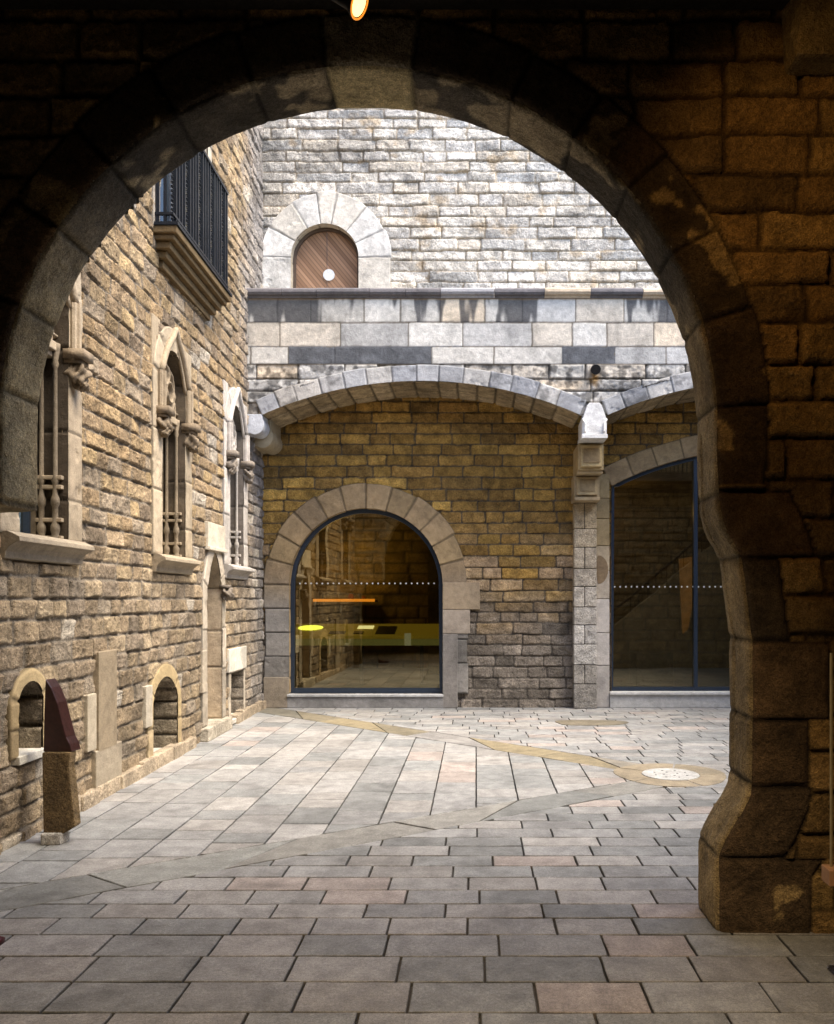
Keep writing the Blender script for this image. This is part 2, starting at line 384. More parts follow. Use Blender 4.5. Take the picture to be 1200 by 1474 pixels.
# ------------------------------------------------------------------ mappings (world <- wall coordinates)
DB, DF = 12.3, 11.4                 # rear wall plane, gallery front plane
D0, D1 = 4.0, 4.357                 # gate wall faces
MB_ = lambda u, v, n: (u, DB-n, v)
MF = lambda u, v, n: (u, DF-n, v)
MG = lambda u, v, n: (u, D0-n, v)
MGB = lambda u, v, n: (u, D1+n, v)
XL = lambda y: -2.891-.0208*y
ML = lambda u, v, n: (XL(u)+n, u, v)
XW = lambda y: -2.887-.168*y
MW = lambda u, v, n: (XW(u)+n, u, v)
closed_of = lambda p: list(p)
# ================================================================== THE GROUND
gb = MB(); gb.c = (.07,.065,.06)
gb.quadbox([(-30,-30,-.4),(-30,45,-.4),(30,45,-.4),(30,-30,-.4),(-30,-30,-.022),(-30,45,-.022),(30,45,-.022),(30,-30,-.022)])
tag(gb.build('ground', stone_mat('joint_grit', .6, 60, .95)), kind='structure')
def clip(poly, a, b, c):
    """keep a*x+b*y<=c"""
    out = []
    for i in range(len(poly)):
        p, q = poly[i], poly[(i+1) % len(poly)]; dp = a*p[0]+b*p[1]-c; dq = a*q[0]+b*q[1]-c
        if dp <= 0: out.append(p)
        if dp*dq < 0: t = dp/(dp-dq); out.append((p[0]+(q[0]-p[0])*t, p[1]+(q[1]-p[1])*t))
    return out
def area(p): return abs(sum(p[i][0]*p[(i+1) % len(p)][1]-p[(i+1) % len(p)][0]*p[i][1] for i in range(len(p))))/2
def inset(poly, g):
    # convex polygon, counter clockwise
    s = sum(poly[i][0]*poly[(i+1) % len(poly)][1]-poly[(i+1) % len(poly)][0]*poly[i][1] for i in range(len(poly)))
    if s < 0: poly = poly[::-1]
    out = list(poly)
    for i in range(len(poly)):
        p, q = poly[i], poly[(i+1) % len(poly)]; dx, dy = q[0]-p[0], q[1]-p[1]; L = math.hypot(dx, dy)
        if L < 1e-5: continue
        nx, ny = dy/L, -dx/L
        out = clip(out, nx, ny, nx*p[0]+ny*p[1]-g)
        if len(out) < 3: return []
    return out
pv = bmesh.new(); pcl = pv.verts.layers.float_color.new('Col'); prs = random.Random(5)
PP = [(.285,.28,.275),(.26,.26,.26),(.305,.295,.285),(.245,.25,.25),(.28,.27,.26),(.265,.265,.265),(.21,.215,.215)]
PINK = (.325,.285,.265)
def slab(poly, col=None, g=.005, z=0):
    q = inset(poly, g)
    if len(q) < 3 or area(q) < .0015: return
    q = [p for i, p in enumerate(q) if math.hypot(p[0]-q[i-1][0], p[1]-q[i-1][1]) > .004]
    if len(q) < 3: return
    # densify + chip edges
    d = []
    for i in range(len(q)):
        p, r = q[i], q[(i+1) % len(q)]; L = math.hypot(p[0]-r[0], p[1]-r[1]); n = max(1, int(L/.07))
        for k in range(n):
            t = k/n; d.append((p[0]+(r[0]-p[0])*t+prs.uniform(-.0022,.0022)*(k > 0), p[1]+(r[1]-p[1])*t+prs.uniform(-.0022,.0022)*(k > 0)))
    c = col or (PINK if prs.random() < .09 else prs.choice(PP)); k = prs.uniform(.86, 1.12); c = (c[0]*k, c[1]*k, c[2]*k)
    ax, ay = prs.uniform(-.006,.006), prs.uniform(-.006,.006); cx = sum(p[0] for p in d)/len(d); cy = sum(p[1] for p in d)/len(d); z0 = z+prs.uniform(-.0015,.0015)
    zz = lambda p: z0+ax*(p[0]-cx)+ay*(p[1]-cy)
    def shrink(p, s):
        L = math.hypot(p[0]-cx, p[1]-cy); return (p[0]-(p[0]-cx)/L*s, p[1]-(p[1]-cy)/L*s)
    r0 = [pv.verts.new((p[0], p[1], -.03)) for p in d]; r1 = [pv.verts.new((p[0], p[1], zz(p)-.004)) for p in d]
    d2 = [shrink(p, .004) for p in d]; r2 = [pv.verts.new((p[0], p[1], zz(p))) for p in d2]
    for r_, kk in ((r0, .3), (r1, .6), (r2, 1)):
        for v_ in r_: v_[pcl] = (c[0]*kk, c[1]*kk, c[2]*kk, 1)
    n = len(d)
    for a, b in ((r0, r1), (r1, r2)):
        for i in range(n): pv.faces.new((a[i], a[(i+1) % n], b[(i+1) % n], b[i]))
    pv.faces.new(r2)
XMIN, XMAX = -4.6, 6.5
# region lines: band 1 (lower) y = a + s x
b1u = lambda x: 6.40+.69*x; b1l = lambda x: 5.98+.70*x
b2l = lambda x: 9.02-.90*x; b2u = lambda x: 9.56-.92*x
HC = (1.77, 7.59)       # drain
def regionA(p):  # below band 1 lower edge
    return clip(p, -.70, 1, 5.98)
def regionB(p):  # above band1 upper, below band 2 lower
    p = clip(p, .69, -1, -6.40); return clip(p, .90, 1, 9.02) if len(p) > 2 else p
def regionC(p):
    return clip(p, -.92, -1, -9.56)
rows = [-3.9+.27*k for k in range(24)]
rows = [r for r in rows if r < 2.9]+[2.965,3.227,3.485,3.735,3.975,4.183,4.374,4.582,4.794,5.0,5.196,5.40,5.598,5.81]
while rows[-1] < 12.6: rows.append(rows[-1]+prs.uniform(.185,.215))
for y0, y1 in zip(rows[:-1], rows[1:]):
    x = XMIN-prs.uniform(0,.5)
    while x < XMAX:
        wd = prs.uniform(.37,.52) if y0 < 6 else prs.uniform(.32,.52)
        q = [(x,y0),(x+wd,y0),(x+wd,y1),(x,y1)]; x += wd
        if y0 < -.5 and prs.random() < 0: continue
        # right of the drain the two fields meet
        g = .005
        # lower field
        if y1 < 7.0:
            a = regionA(q)
            if len(a) > 2: slab(a, g=g)
            continue
        if y0 > 8.15:
            a = regionC(q)
            if len(a) > 2: slab(a, g=g)
            continue
        L = clip(q, 1, 0, 1.62); Rr = clip(q, -1, 0, -1.62)
        if len(L) > 2:
            a = regionA(L)
            if len(a) > 2: slab(a, g=g)
            c_ = [(-p[0], p[1]) for p in L]
            c_ = clip(L, -.92, -1, -9.56) if len(L) > 2 else []
            if len(c_) > 2: slab(c_, g=g)
        if len(Rr) > 2: slab(Rr, g=g)
# middle field with long joints running away
xs = [0]; 
while xs[-1] < 1.7: xs.append(xs[-1]+prs.uniform(.31,.335))
ys_ = [0]
while ys_[-1] > -4.9: ys_.append(ys_[-1]-prs.uniform(.335,.355))
cols_ = sorted(set(ys_[1:]+xs))
for xa, xb in zip(cols_[:-1], cols_[1:]):
    y = 2.8+prs.uniform(0,.4)
    while y < 13:
        L = prs.uniform(.20,.52); q = regionB([(xa,y),(xb,y),(xb,y+L),(xa,y+L)]); y += L
        q = clip(q, 1, 0, 1.62) if len(q) > 2 else q
        if len(q) > 2: slab(q, g=.005)
# the two bands of trapezoid stones
def band(x0, lo, up, sk, cols, Lr):
    x, k = x0, 0
    while x < 1.62:
        L = prs.uniform(*Lr); a = sk if k % 2 else -sk; b = -a; xb = x+L
        q = [(x-a, lo(x-a)), (xb-b, lo(xb-b)), (xb+b, up(xb+b)), (x+a, up(x+a))]; q = clip(q, 1, 0, 1.62)
        if len(q) > 2: slab(q, prs.choice(cols), g=.006)
        x = xb; k += 1
band(-5.0, b1l, b1u, .16, [(.215,.22,.21),(.19,.195,.19),(.23,.225,.21)], (.6,.95))
band(-3.6, b2l, b2u, .14, [(.20,.175,.125),(.235,.215,.18),(.17,.16,.13),(.29,.28,.27),(.22,.185,.12)], (.5,.8))
bmesh.ops.recalc_face_normals(pv, faces=pv.faces)
me = bpy.data.meshes.new('pavement'); pv.to_mesh(me); pv.free(); me.materials.append(PAVE)
tag(link('pavement', me), kind='structure')
# drain: pale perforated disc in a tan ring of stones
dr = empty('drain_cover', (HC[0], HC[1], 0)); tag(dr, 'round pale perforated stone drain disc ringed by tan stones in the paving', 'drain')
m_ = MB(); N = 40; m_.c = (.30,.235,.135)
for k in range(5):
    a0 = k/5*2*math.pi+.02; a1 = (k+1)/5*2*math.pi-.02; m_.c = random.Random(k).choice([(.27,.225,.16),(.23,.195,.14),(.25,.22,.17)])
    ins = [(HC[0]+.262*math.cos(a), HC[1]+.262*math.sin(a)) for a in np.linspace(a0, a1, 9)]
    ou = [(HC[0]+.50*math.cos(a)*(1+.05*math.sin(3*a)), HC[1]+.50*math.sin(a)) for a in np.linspace(a0, a1, 9)][::-1]
    m_.prism(ins+ou, lambda a, b: (a, b, -.01), lambda a, b: (a, b, .0045))
m_.build('stone_ring', PAVE, dr)
m_ = MB(); m_.c = (.40,.40,.39)
m_.prism([(HC[0]+.255*math.cos(a), HC[1]+.255*math.sin(a)) for a in np.linspace(0, 2*math.pi, 41)[:-1]], lambda a, b: (a, b, -.01), lambda a, b: (a, b, .008))
m_.build('disc', PAVE, dr, bevel=.002)
for rr, nn in ((.07, 4), (.15, 8)):
    for k in range(nn):
        m_ = MB(); a = k/nn*2*math.pi+.3; cx, cy = HC[0]+rr*math.cos(a), HC[1]+rr*math.sin(a)
        m_.prism([(cx+.011*math.cos(t), cy+.011*math.sin(t)) for t in np.linspace(0, 2*math.pi, 9)[:-1]], lambda a, b: (a, b, .004), lambda a, b: (a, b, .0092)); m_.build('drain_hole', BLACK, dr)
# tan worn patch stones near the pier
for (cx, cy, rx, ry, lb) in ((1.46, 10.75, .46, .26, 'dark tan worn patch of stone in the paving in front of the stone pier'),):
    m_ = MB(); m_.c = (.19,.165,.12)
    pr = [(cx+rx*math.cos(t)*(1+.12*math.sin(3*t+1)), cy+ry*math.sin(t)*(1+.15*math.cos(2*t))) for t in np.linspace(0, 2*math.pi, 25)[:-1]]
    m_.prism(pr, lambda a, b: (a, b, -.01), lambda a, b: (a, b, .0085))
    tag(m_.build('paving_patch', PAVE), lb, 'paving patch')

# ================================================================== LEFT PALACE WALL
lp = empty('palace_facade', (-3.05, 9.0, 0)); tag(lp, 'tall rough honey stone facade with gothic windows running back along the left side', 'building')
def pathopen(p): return p
GW = [5.77, 8.375, 10.74]; GH = .34
gw_open = [arch_pts(c, GH, 2.02, 3.72, .36) for c in GW]
balc_open = [(8.0,5.12),(8.0,7.3),(9.5,7.3),(9.5,5.12)]
cel_open = arch_pts(8.155, .345, .07, .62, .22)
door_open = arch_pts(9.8, .30, .15, 1.72, .42, pointed=True)
sq_open = [(10.5,.08),(10.5,.66),(11.12,.66),(11.12,.08)]
cel2_open = arch_pts(5.585, .165, .56, .93, .12)
lholes = gw_open+[balc_open, cel_open, cel2_open, door_open, sq_open]
def left_col(u, v, c, i, mask):
    # greyer stones towards the inner corner, duller low down, random darker patches
    g = smooth(u+.5*fbm(u, v*.7, 3), 10.6, 12.2)[..., None]; L = c.mean(-1, keepdims=True)
    c = c*(1-g*.75)+L*np.array([.98,1.0,1.08])*g*.75
    lo = smooth(v+.6*fbm(u*.7, v*.7, 8), 3.2, 1.4)[..., None]; L = c.mean(-1, keepdims=True); c = c*(1-lo*.4)+L*np.array([1.05,.92,.74])*lo*.4; c = c*.9
    wht = (hid(i, 5) > .965)[..., None]*mask[..., None]; c = c*(1-wht*.7)+np.array([.62,.56,.47])*wht*.7
    st = smooth(fbm(u*1.1, v*.5, 77), .15, .55)[..., None]; c = c*(1-.25*st)
    return c
wall('stone_wall', 4.38, 12.32, 0, 9.4, .0105, ML, ROUGH, lp, 11, (.136,.166), (.19,.38), .016, 'left', rough=.010, jw=.014, rnd=.016,
     holes=lholes, rings=[(p, .2) for p in gw_open]+[(cel_open,.1),(cel2_open,.07),(door_open,.12),(sq_open,.06)], colfn=left_col, tilt=.012, warp=.010, edge=.010)
m_ = MB(); m_.c = (.45,.38,.28); m_.box(4.38, 12.32, -.5, .10, 9.4, 9.6, M=lambda u, n, z: ML(u, z, n)); m_.build('coping', DRESSED, lp)
# gothic windows
def carved(mb, c, r, seed, M, sq=(1,1,1)):
    """a carved leaf knot"""
    n, k = 30, 22; rings = []
    for a in range(k+1):
        th = math.pi*a/k; ring_ = []
        for b in range(n):
            ph = 2*math.pi*b/n
            q = 1+.20*math.sin(5*ph+3*math.sin(th*2+seed))*math.sin(th)+.16*math.sin(4*th+2*ph+seed)+.10*math.sin(9*ph-6*th+seed)
            ring_.append(M(c[0]+r*q*sq[0]*math.sin(th)*math.cos(ph), c[2]+r*q*sq[2]*math.cos(th), c[1]+r*q*sq[1]*math.sin(th)*math.sin(ph)))
        rings.append(ring_)
    mb.loft(rings)
WMDARK = (.17,.14,.11)
def gothic(uc, path, seed, grey, jd=1.0):
    win = empty('gothic_window', ML(uc, 2.0, 0)); win.parent = lp; win.location = Vector(ML(uc, 2.0, 0))-lp.location
    pal = [tuple(np.array(c)*(1-grey)+np.array((.60,.60,.62))*grey) for c in [(.37,.295,.20),(.33,.26,.175),(.41,.335,.235)]]
    dk = [tuple(np.array(c)*(1-grey*.6)+np.array((.3,.3,.31))*grey*.6) for c in [(.19,.145,.095),(.16,.12,.08),(.21,.16,.105)]]
    P = lambda c_: tuple(c_)
    J = [0,.62,1.2,1.75,2.0,2.35,2.7,3.1,3.7,4.2]; L = resample(path, .014)[1][-1]; J = [j for j in J if j < L-.2]+[L]
    ring('surround', path, .23, None, ML, DRESSED, win, seed, pal, proud=.035, J=J)
    reveal('jamb', path, .30, ML, DRESSED, win, seed+1, [tuple(x*jd for x in q) for q in dk], front=.03, J=J)
    m_ = MB(); m_.c = pal[0]; m_.box(uc-GH-.23, uc-GH-.02, -.02, .026, 3.62, 4.28, M=lambda u, n, z: ML(u, z, n)); m_.build('head_block', DRESSED, win, bevel=.012)
    m_ = MB(); m_.c = pal[2]; m_.box(uc+GH+.02, uc+GH+.23, -.02, .026, 3.62, 4.20, M=lambda u, n, z: ML(u, z, n)); m_.build('head_block', DRESSED, win, bevel=.012)
    # pane + frame
    panel('pane', path, -.27, ML, DARKGLASS, win)
    f = MB(); frame_bar(f, path, .045, -.23, -.29, ML); f.box(uc-.018, uc+.018, -.28, -.24, 2.02, 3.5, M=lambda u, n, z: ML(u, z, n))
    for zz in (2.5, 3.0): f.box(uc-GH, uc+GH, -.275, -.245, zz-.015, zz+.015, M=lambda u, n, z: ML(u, z, n))
    f.build('window_frame', STEEL, win)
    m2 = lambda u, n, z: ML(u, z, n)
    # colonnettes on each jamb with stacked bases and caps
    for sgn in (-1, 1):
        for nn in (-.05, -.15):
            m_ = MB(); m_.c = tuple(x*(jd+.1) for x in pal[1]); cu = uc+sgn*(GH-.030)
            prof = [(.034,0),(.034,.05),(.024,.07),(.032,.10),(.032,.13),(.020,.16),(.020,.27),(.030,.29),(.030,.33),(.019,.36),(.019,.44),(.028,.46),(.016,.50)]
            if sgn > 0: prof += [(.015,1.28),(.026,1.31),(.019,1.34),(.034,1.42),(.034,1.46)]
            else: prof += [(.003,.56)]
            m_.lathe((cu, nn, 2.0), prof, 12, M=m2)
            m_.build('colonnette', DRESSED, win, smoothf=True)
        m_ = MB(); m_.c = pal[1]; cu = uc+sgn*GH
        a, b = sorted((cu, cu-sgn*.03))
        m_.c = tuple(x*(jd+.1) for x in pal[0]); m_.box(a, b, -.25, -.19, 2.02, 3.45, M=m2); m_.build('jamb_panel', DRESSED, win, bevel=.006)
        for z0, z1 in ((2.02,2.06),(2.16,2.19),(2.40,2.43),(2.47,2.50)):
            m_ = MB(); m_.c = pal[1]; m_.box(min(cu, cu-sgn*.045), max(cu, cu-sgn*.045), -.19, .0, z0, z1, M=m2); m_.build('base_moulding', DRESSED, win, bevel=.006)
        # hood mould leg, abacus and label stop
        cu = uc+sgn*(GH+.065)
        m_ = MB(); m_.c = pal[1]
        for q in range(3): m_.tube([ML(cu+(q-1)*.032, 3.42, .055+(.02 if q == 1 else 0)), ML(cu+(q-1)*.032, 3.78, .055+(.02 if q == 1 else 0))], .024)
        m_.box(cu-.05, cu+.05, 0, .07, 3.42, 3.78, M=m2); m_.build('hood_leg', DRESSED, win, smoothf=False)
        m_ = MB(); m_.c = dk[2]; m_.box(cu-.085, cu+.085, 0, .15, 3.36, 3.43, M=m2); m_.box(cu-.07, cu+.07, 0, .12, 3.33, 3.36, M=m2)
        carved(m_, (cu, .07, 3.26), .075, seed+sgn, ML, (1,.95,1.05)); carved(m_, (cu+.02*sgn, .09, 3.19), .045, seed+sgn+4, ML)
        m_.build('label_stop', DRESSED, win, smoothf=True)
    # hood mould: ogee bar
    m_ = MB(); m_.c = pal[1]; N = 26; pr = []
    for k in range(N+1):
        t = -1+2*k/N; pr.append((uc+t*(GH+.065), 3.78+.42*(1-abs(t)**1.9)+.10*math.exp(-(t/.16)**2)))
    m_.tube([ML(a, b, .05) for a, b in pr], .032, 8); m_.tube([ML(uc+(a-uc)*.88, b-.045, .03) for a, b in pr], .018, 6)
    m_.build('hood_mould', DRESSED, win, smoothf=True)
    # tympanum with blind tracery
    uu, vv = grid(uc-GH, uc+GH, 3.46, 4.09, .009)
    d = poly_sdf(uu, vv, path)[0]; kp = poly_sdf((uu[:-1,:-1]+uu[1:,1:])/2, (vv[:-1,:-1]+vv[1:,1:])/2, path)[0] < .004
    def circ(a, b, r): return np.abs(np.hypot(uu-a, vv-b)-r)
    tr = np.minimum.reduce([circ(uc, 3.86, .10), circ(uc-.12, 3.70, .10), circ(uc+.12, 3.70, .10), circ(uc, 3.70, .25), np.abs(vv-3.52), np.abs(np.abs(uu-uc)-.25)+np.maximum(vv-3.66, 0)])
    h = -.11+.07*(1-smooth(tr, .008, .028))+.03*np.exp(-((np.hypot(uu-uc, vv-3.60)/.07)**2))+.012*fbm(uu*22, vv*22, seed)
    cc = np.array(pal[1])*.8*(1+.15*fbm(uu*12, vv*12, seed))[..., None]
    sheet('tympanum', np.stack(ML(uu, vv, h), -1), cc, DRESSED, win, kp)
    m_ = MB(); m_.c = pal[0]; m_.box(uc-GH, uc+GH, -.2, -.03, 3.40, 3.465, M=m2); m_.box(uc-GH, uc+GH, -.2, -.06, 3.36, 3.40, M=m2)
    m_.box(uc-GH, uc+GH, -.24, -.11, 3.46, 3.49, M=m2); m_.build('lintel', DRESSED, win, bevel=.008)
    # sill with moulded underside
    m_ = MB(); m_.c = tuple(x*.75 for x in pal[2])
    prof = [(-.28,2.03),(.06,2.03),(.135,1.995),(.14,1.965),(.105,1.955),(.07,1.93),(.05,1.90),(.045,1.86),(-.02,1.85),(-.28,1.86)]
    a, b = uc-GH-.20, uc+GH+.20
    m_.prism(prof, lambda n, z: ML(a, z, n), lambda n, z: ML(b, z, n)); m_.build('sill', DRESSED, win, bevel=.004)
    return win
for kk, (c, p, g) in enumerate(zip(GW, gw_open, (.05,.0,.45))): gothic(c, p, 30+kk*5, g, (.4,.6,.75)[kk])
# balcony
bal = empty('balcony', (0,0,0)); bal.parent = lp; bal.location = Vector(ML(8.8, 5.08, .1))-lp.location
m2 = lambda u, n, z: ML(u, z, n)
m_ = MB(); m_.c = (.14,.092,.04); u0, u1 = 7.85, 9.72
for (n1, z0, z1, e) in ((.235,5.05,5.12,0),(.20,5.0,5.05,.03),(.15,4.93,5.0,.07),(.10,4.86,4.93,.12),(.05,4.78,4.86,.17)):
    m_.box(u0+e, u1-e, -.05, n1, z0, z1, M=m2)
m_.build('slab', DRESSED, bal, bevel=.012)
m_ = MB(); m_.box(u0-.01, u1+.01, -.03, .25, 5.12, 5.15, M=m2); m_.build('top_plate', DARKMETAL, bal)
m_ = MB()
def vbar(mb, u, n, r, z0=5.15, z1=6.32, tw=False):
    if tw:
        K = 60; rings = []
        for k in range(K+1):
            z = z0+(z1-z0)*k/K; a0 = k*.7
            rings.append([ML(u+r*1.3*math.cos(a0+q*math.pi/2), z, n+r*1.3*math.sin(a0+q*math.pi/2)) for q in range(4)])
        mb.loft(rings)
    else: mb.box(u-r, u+r, n-r, n+r, z0, z1, M=m2)
nb = 22
for k in range(nb+1):
    uu_ = u0+.02+(u1-u0-.04)*k/nb; vbar(m_, uu_, .19, .0125, tw=k % 5 == 0)
for q in (.05,.12): vbar(m_, u0+.02, q, .0125); vbar(m_, u1-.02, q, .0125)
m_.build('railing_bars', DARKMETAL, bal)
m_ = MB(); m_.box(u0, u1, .17, .21, 6.30, 6.335, M=m2); m_.box(u0, u1, .175, .205, 5.22, 5.245, M=m2)
for uu_ in (u0+.018, u1-.018): m_.box(uu_-.018, uu_+.018, 0, .175, 6.30, 6.335, M=m2); m_.box(uu_-.015, uu_+.015, 0, .175, 5.22, 5.245, M=m2)
m_.build('handrail', DARKMETAL, bal)
bw = empty('balcony_window', (0,0,0)); bw.parent = lp; bw.location = Vector(ML(8.75, 5.15, 0))-lp.location
ring('surround', balc_open, .17, (.4,.6), ML, DRESSED, bw, 61, 'dress', proud=.03)
reveal('jamb', balc_open, .22, ML, DRESSED, bw, 62, 'dress', front=.02)
panel('pane', balc_open, -.18, ML, DARKGLASS, bw)
m_ = MB(); frame_bar(m_, balc_open, .06, -.13, -.20, ML); m_.box(8.72, 8.78, -.19, -.14, 5.12, 7.3, M=m2); m_.box(8.0, 9.5, -.185, -.15, 6.4, 6.45, M=m2); m_.build('window_frame', STEEL, bw)
# cellar window, door, square window
for cp, cu, cz_, hw_, T_, sd2 in ((cel_open, 8.155, .07, .345, .12, 71), (cel2_open, 5.585, .56, .165, .085, 171)):
    cw = empty('cellar_window', (0,0,0)); cw.parent = lp; cw.location = Vector(ML(cu, cz_, 0))-lp.location
    LL = resample(cp, .014)[1][-1]
    ring('surround', cp, T_, None, ML, DRESSED, cw, sd2, 'golden', proud=.03, J=[0, LL*.16, LL*.32, LL*.66, LL*.84, LL], Tj=.015)
    reveal('jamb', cp, .45, ML, ROUGH, cw, sd2+1, [(.30,.25,.18),(.26,.21,.15)], front=.02, wid=(.14,.2), relief=.02, rough=.01)
    panel('dark_backing', cp, -.40, ML, BLACK, cw)  # black sheet stands in for the darkness inside the opening
    m_ = MB(); m_.c = (.6,.57,.5); m_.box(cu-hw_-.02, cu+hw_+.02, -.45, .05, cz_-.04, cz_+.015, M=m2); m_.build('sill', DRESSED, cw, bevel=.006)
dw = empty('stone_doorway', (0,0,0)); dw.parent = lp; dw.location = Vector(ML(9.8, .15, 0))-lp.location
ring('surround', door_open, .17, None, ML, DRESSED, dw, 74, 'dress', proud=.03, J=[0,.5,1.1,1.6,2.06,2.5,3.1,3.6,resample(door_open,.014)[1][-1]])
reveal('jamb', door_open, .42, ML, DRESSED, dw, 75, [(.46,.38,.26),(.42,.34,.24)], front=.02, wid=(.4,.6))
panel('door_leaf', door_open, -.38, ML, WOOD, dw)
m_ = MB(); m_.c = (.6,.53,.42); m_.box(9.46, 10.16, 0, .05, 2.19, 2.48, M=m2); m_.box(9.46, 10.16, 0, .075, 2.16, 2.20, M=m2); m_.build('lintel', DRESSED, dw, bevel=.006)
m_ = MB(); m_.c = WMDARK; carved(m_, (10.14, .07, 1.66), .075, 3, ML); m_.box(10.07, 10.21, 0, .11, 1.73, 1.77, M=m2); m_.build('label_stop', DRESSED, dw, smoothf=True)
m_ = MB(); m_.c = (.45,.40,.32); m_.box(9.3, 10.3, -.4, .10, 0, .15, M=m2); m_.build('step', ROUGH, dw, bevel=.012)
sw = empty('square_cellar_window', (0,0,0)); sw.parent = lp; sw.location = Vector(ML(10.81, .08, 0))-lp.location
ring('surround', sq_open, .10, None, ML, DRESSED, sw, 77, 'dress', proud=.025, J=[0,.58,1.2,1.78])
reveal('jamb', sq_open, .4, ML, ROUGH, sw, 78, [(.28,.24,.19)], front=.02, wid=(.15,.2))
panel('dark_backing', sq_open, -.36, ML, BLACK, sw)  # black sheet in place of the square opening's dark interior
m_ = MB(); m_.c = (.62,.58,.5); m_.box(10.36, 11.2, -.05, .045, .68, .97, M=m2); m_.build('lintel', DRESSED, sw, bevel=.008); m_ = MB(); m_.c = (.5,.46,.4); m_.box(10.45, 11.2, -.4, .05, .02, .08, M=m2); m_.build('sill', DRESSED, sw, bevel=.008)
# blocked opening: smooth strips of dressed stone
m_ = MB()
for (a, b, z0, z1, cc) in ((6.60,6.95,.38,1.18,(.27,.215,.145)),(6.55,7.05,.10,.40,(.32,.27,.20)),(6.50,7.05,-.01,.09,(.42,.40,.36)),(6.40,6.56,.42,.86,(.42,.36,.27)),(7.60,7.76,.42,.80,(.44,.39,.31)),(9.28,9.44,.55,1.02,(.42,.36,.28))):
    m_ = MB(); m_.c = cc; m_.box(a, b, -.02, .045, z0, z1, M=m2); m_.build('dressed_block', DRESSED, lp, bevel=.008)
m_ = MB()
rs_ = random.Random(9); a = 5.85
while a < 12.1:
    L = rs_.uniform(.3,.55); k = rs_.uniform(.85,1.1); m_.c = (.42*k,.34*k,.245*k)
    if not (9.2 < a < 10.3 or 9.2 < a+L < 10.3): c0 = m_.c; m_ = MB(); m_.c = c0; m_.box(a+.006, a+L-.006, -.05, .055+rs_.uniform(0,.02), -.02, .125+rs_.uniform(-.015,.01), M=m2); m_.build('plinth_stone', ROUGH, lp, bevel=.012)
    a += L

# ================================================================== REAR WALL
rf = empty('rear_facade', (0, DB, 0)); tag(rf, 'pale stone rear facade with gallery arches and two large glazed openings', 'building')
XR = 6.5
win_a = arch_pts(-1.62, 1.128, .206, 1.805, n=48)
win_b = arch_pts(4.1, 2.11, .237, 3.26, .53, n=40)
def low_col(u, v, c, i, mask):
    g = smooth(v+.5*fbm(u*1.1, v*1.1, 5)+(hid(i, 1)-.5)*.5, 2.3, .7)
    L = c.mean(-1, keepdims=True)
    grey = L*np.array([1.2,1.04,.86])
    hi = (hid(i, 2) > .72)[..., None]*mask[..., None]
    mid = np.exp(-((v-2.0)/.45)**2)[..., None]
    c = c*(1-g[..., None])+grey*g[..., None]
    c = c*(1+.35*hi*(v > 1.7)[..., None])
    pinkish = ((hid(i, 4) > .6)[..., None]*mid)*.5*mask[..., None]
    c = c*(1-pinkish)+np.array([.46,.37,.29])*pinkish
    return c
wall('lower_wall', -3.16, XR, 0, 4.95, .0155, MB_, ROUGH, rf, 21, (.15,.175), (.26,.62), .015, 'vault', rough=.011, jw=.008, rnd=.03,
     holes=[win_a, win_b], rings=[(win_a, .34), (win_b, .26)], colfn=low_col, warp=.013, mortar=.24, edge=.010, tilt=.008)
def up_col(u, v, c, i, mask):
    cav = (1-mask)[..., None]; c = c*(1-cav*.2)+np.array([.58,.40,.20])*cav*.2
    s = smooth(fbm(u*1.5, v*3, 51), .1, .5)[..., None]; c = c*(1-.3*s)
    s = smooth(fbm(u*4, v*5, 54), .3, .6)[..., None]; c = c*(1-s*.5)+np.array([.50,.34,.17])*s*.5
    lf = smooth(u, -2.6, -3.1)[..., None]; c = c*(1-.35*lf)
    return c
door_u = arch_pts(-2.224, .497, 5.72, 6.62, n=36)
wall('upper_wall', -3.16, XR, 5.7, 9.8, .017, MB_, ROUGH, rf, 23, (.142,.178), (.34,.85), .022, 'upper', rough=.012, jw=.008, rnd=.018,
     holes=[door_u], rings=[(door_u, .40)], colfn=up_col, warp=.015, mortar=.36, tilt=.014, edge=.010)
m_ = MB(); m_.c = (.5,.47,.4); m_.box(-3.3, XR, DB-.1, DB+.5, 9.8, 10.0); m_.build('coping', DRESSED, rf)
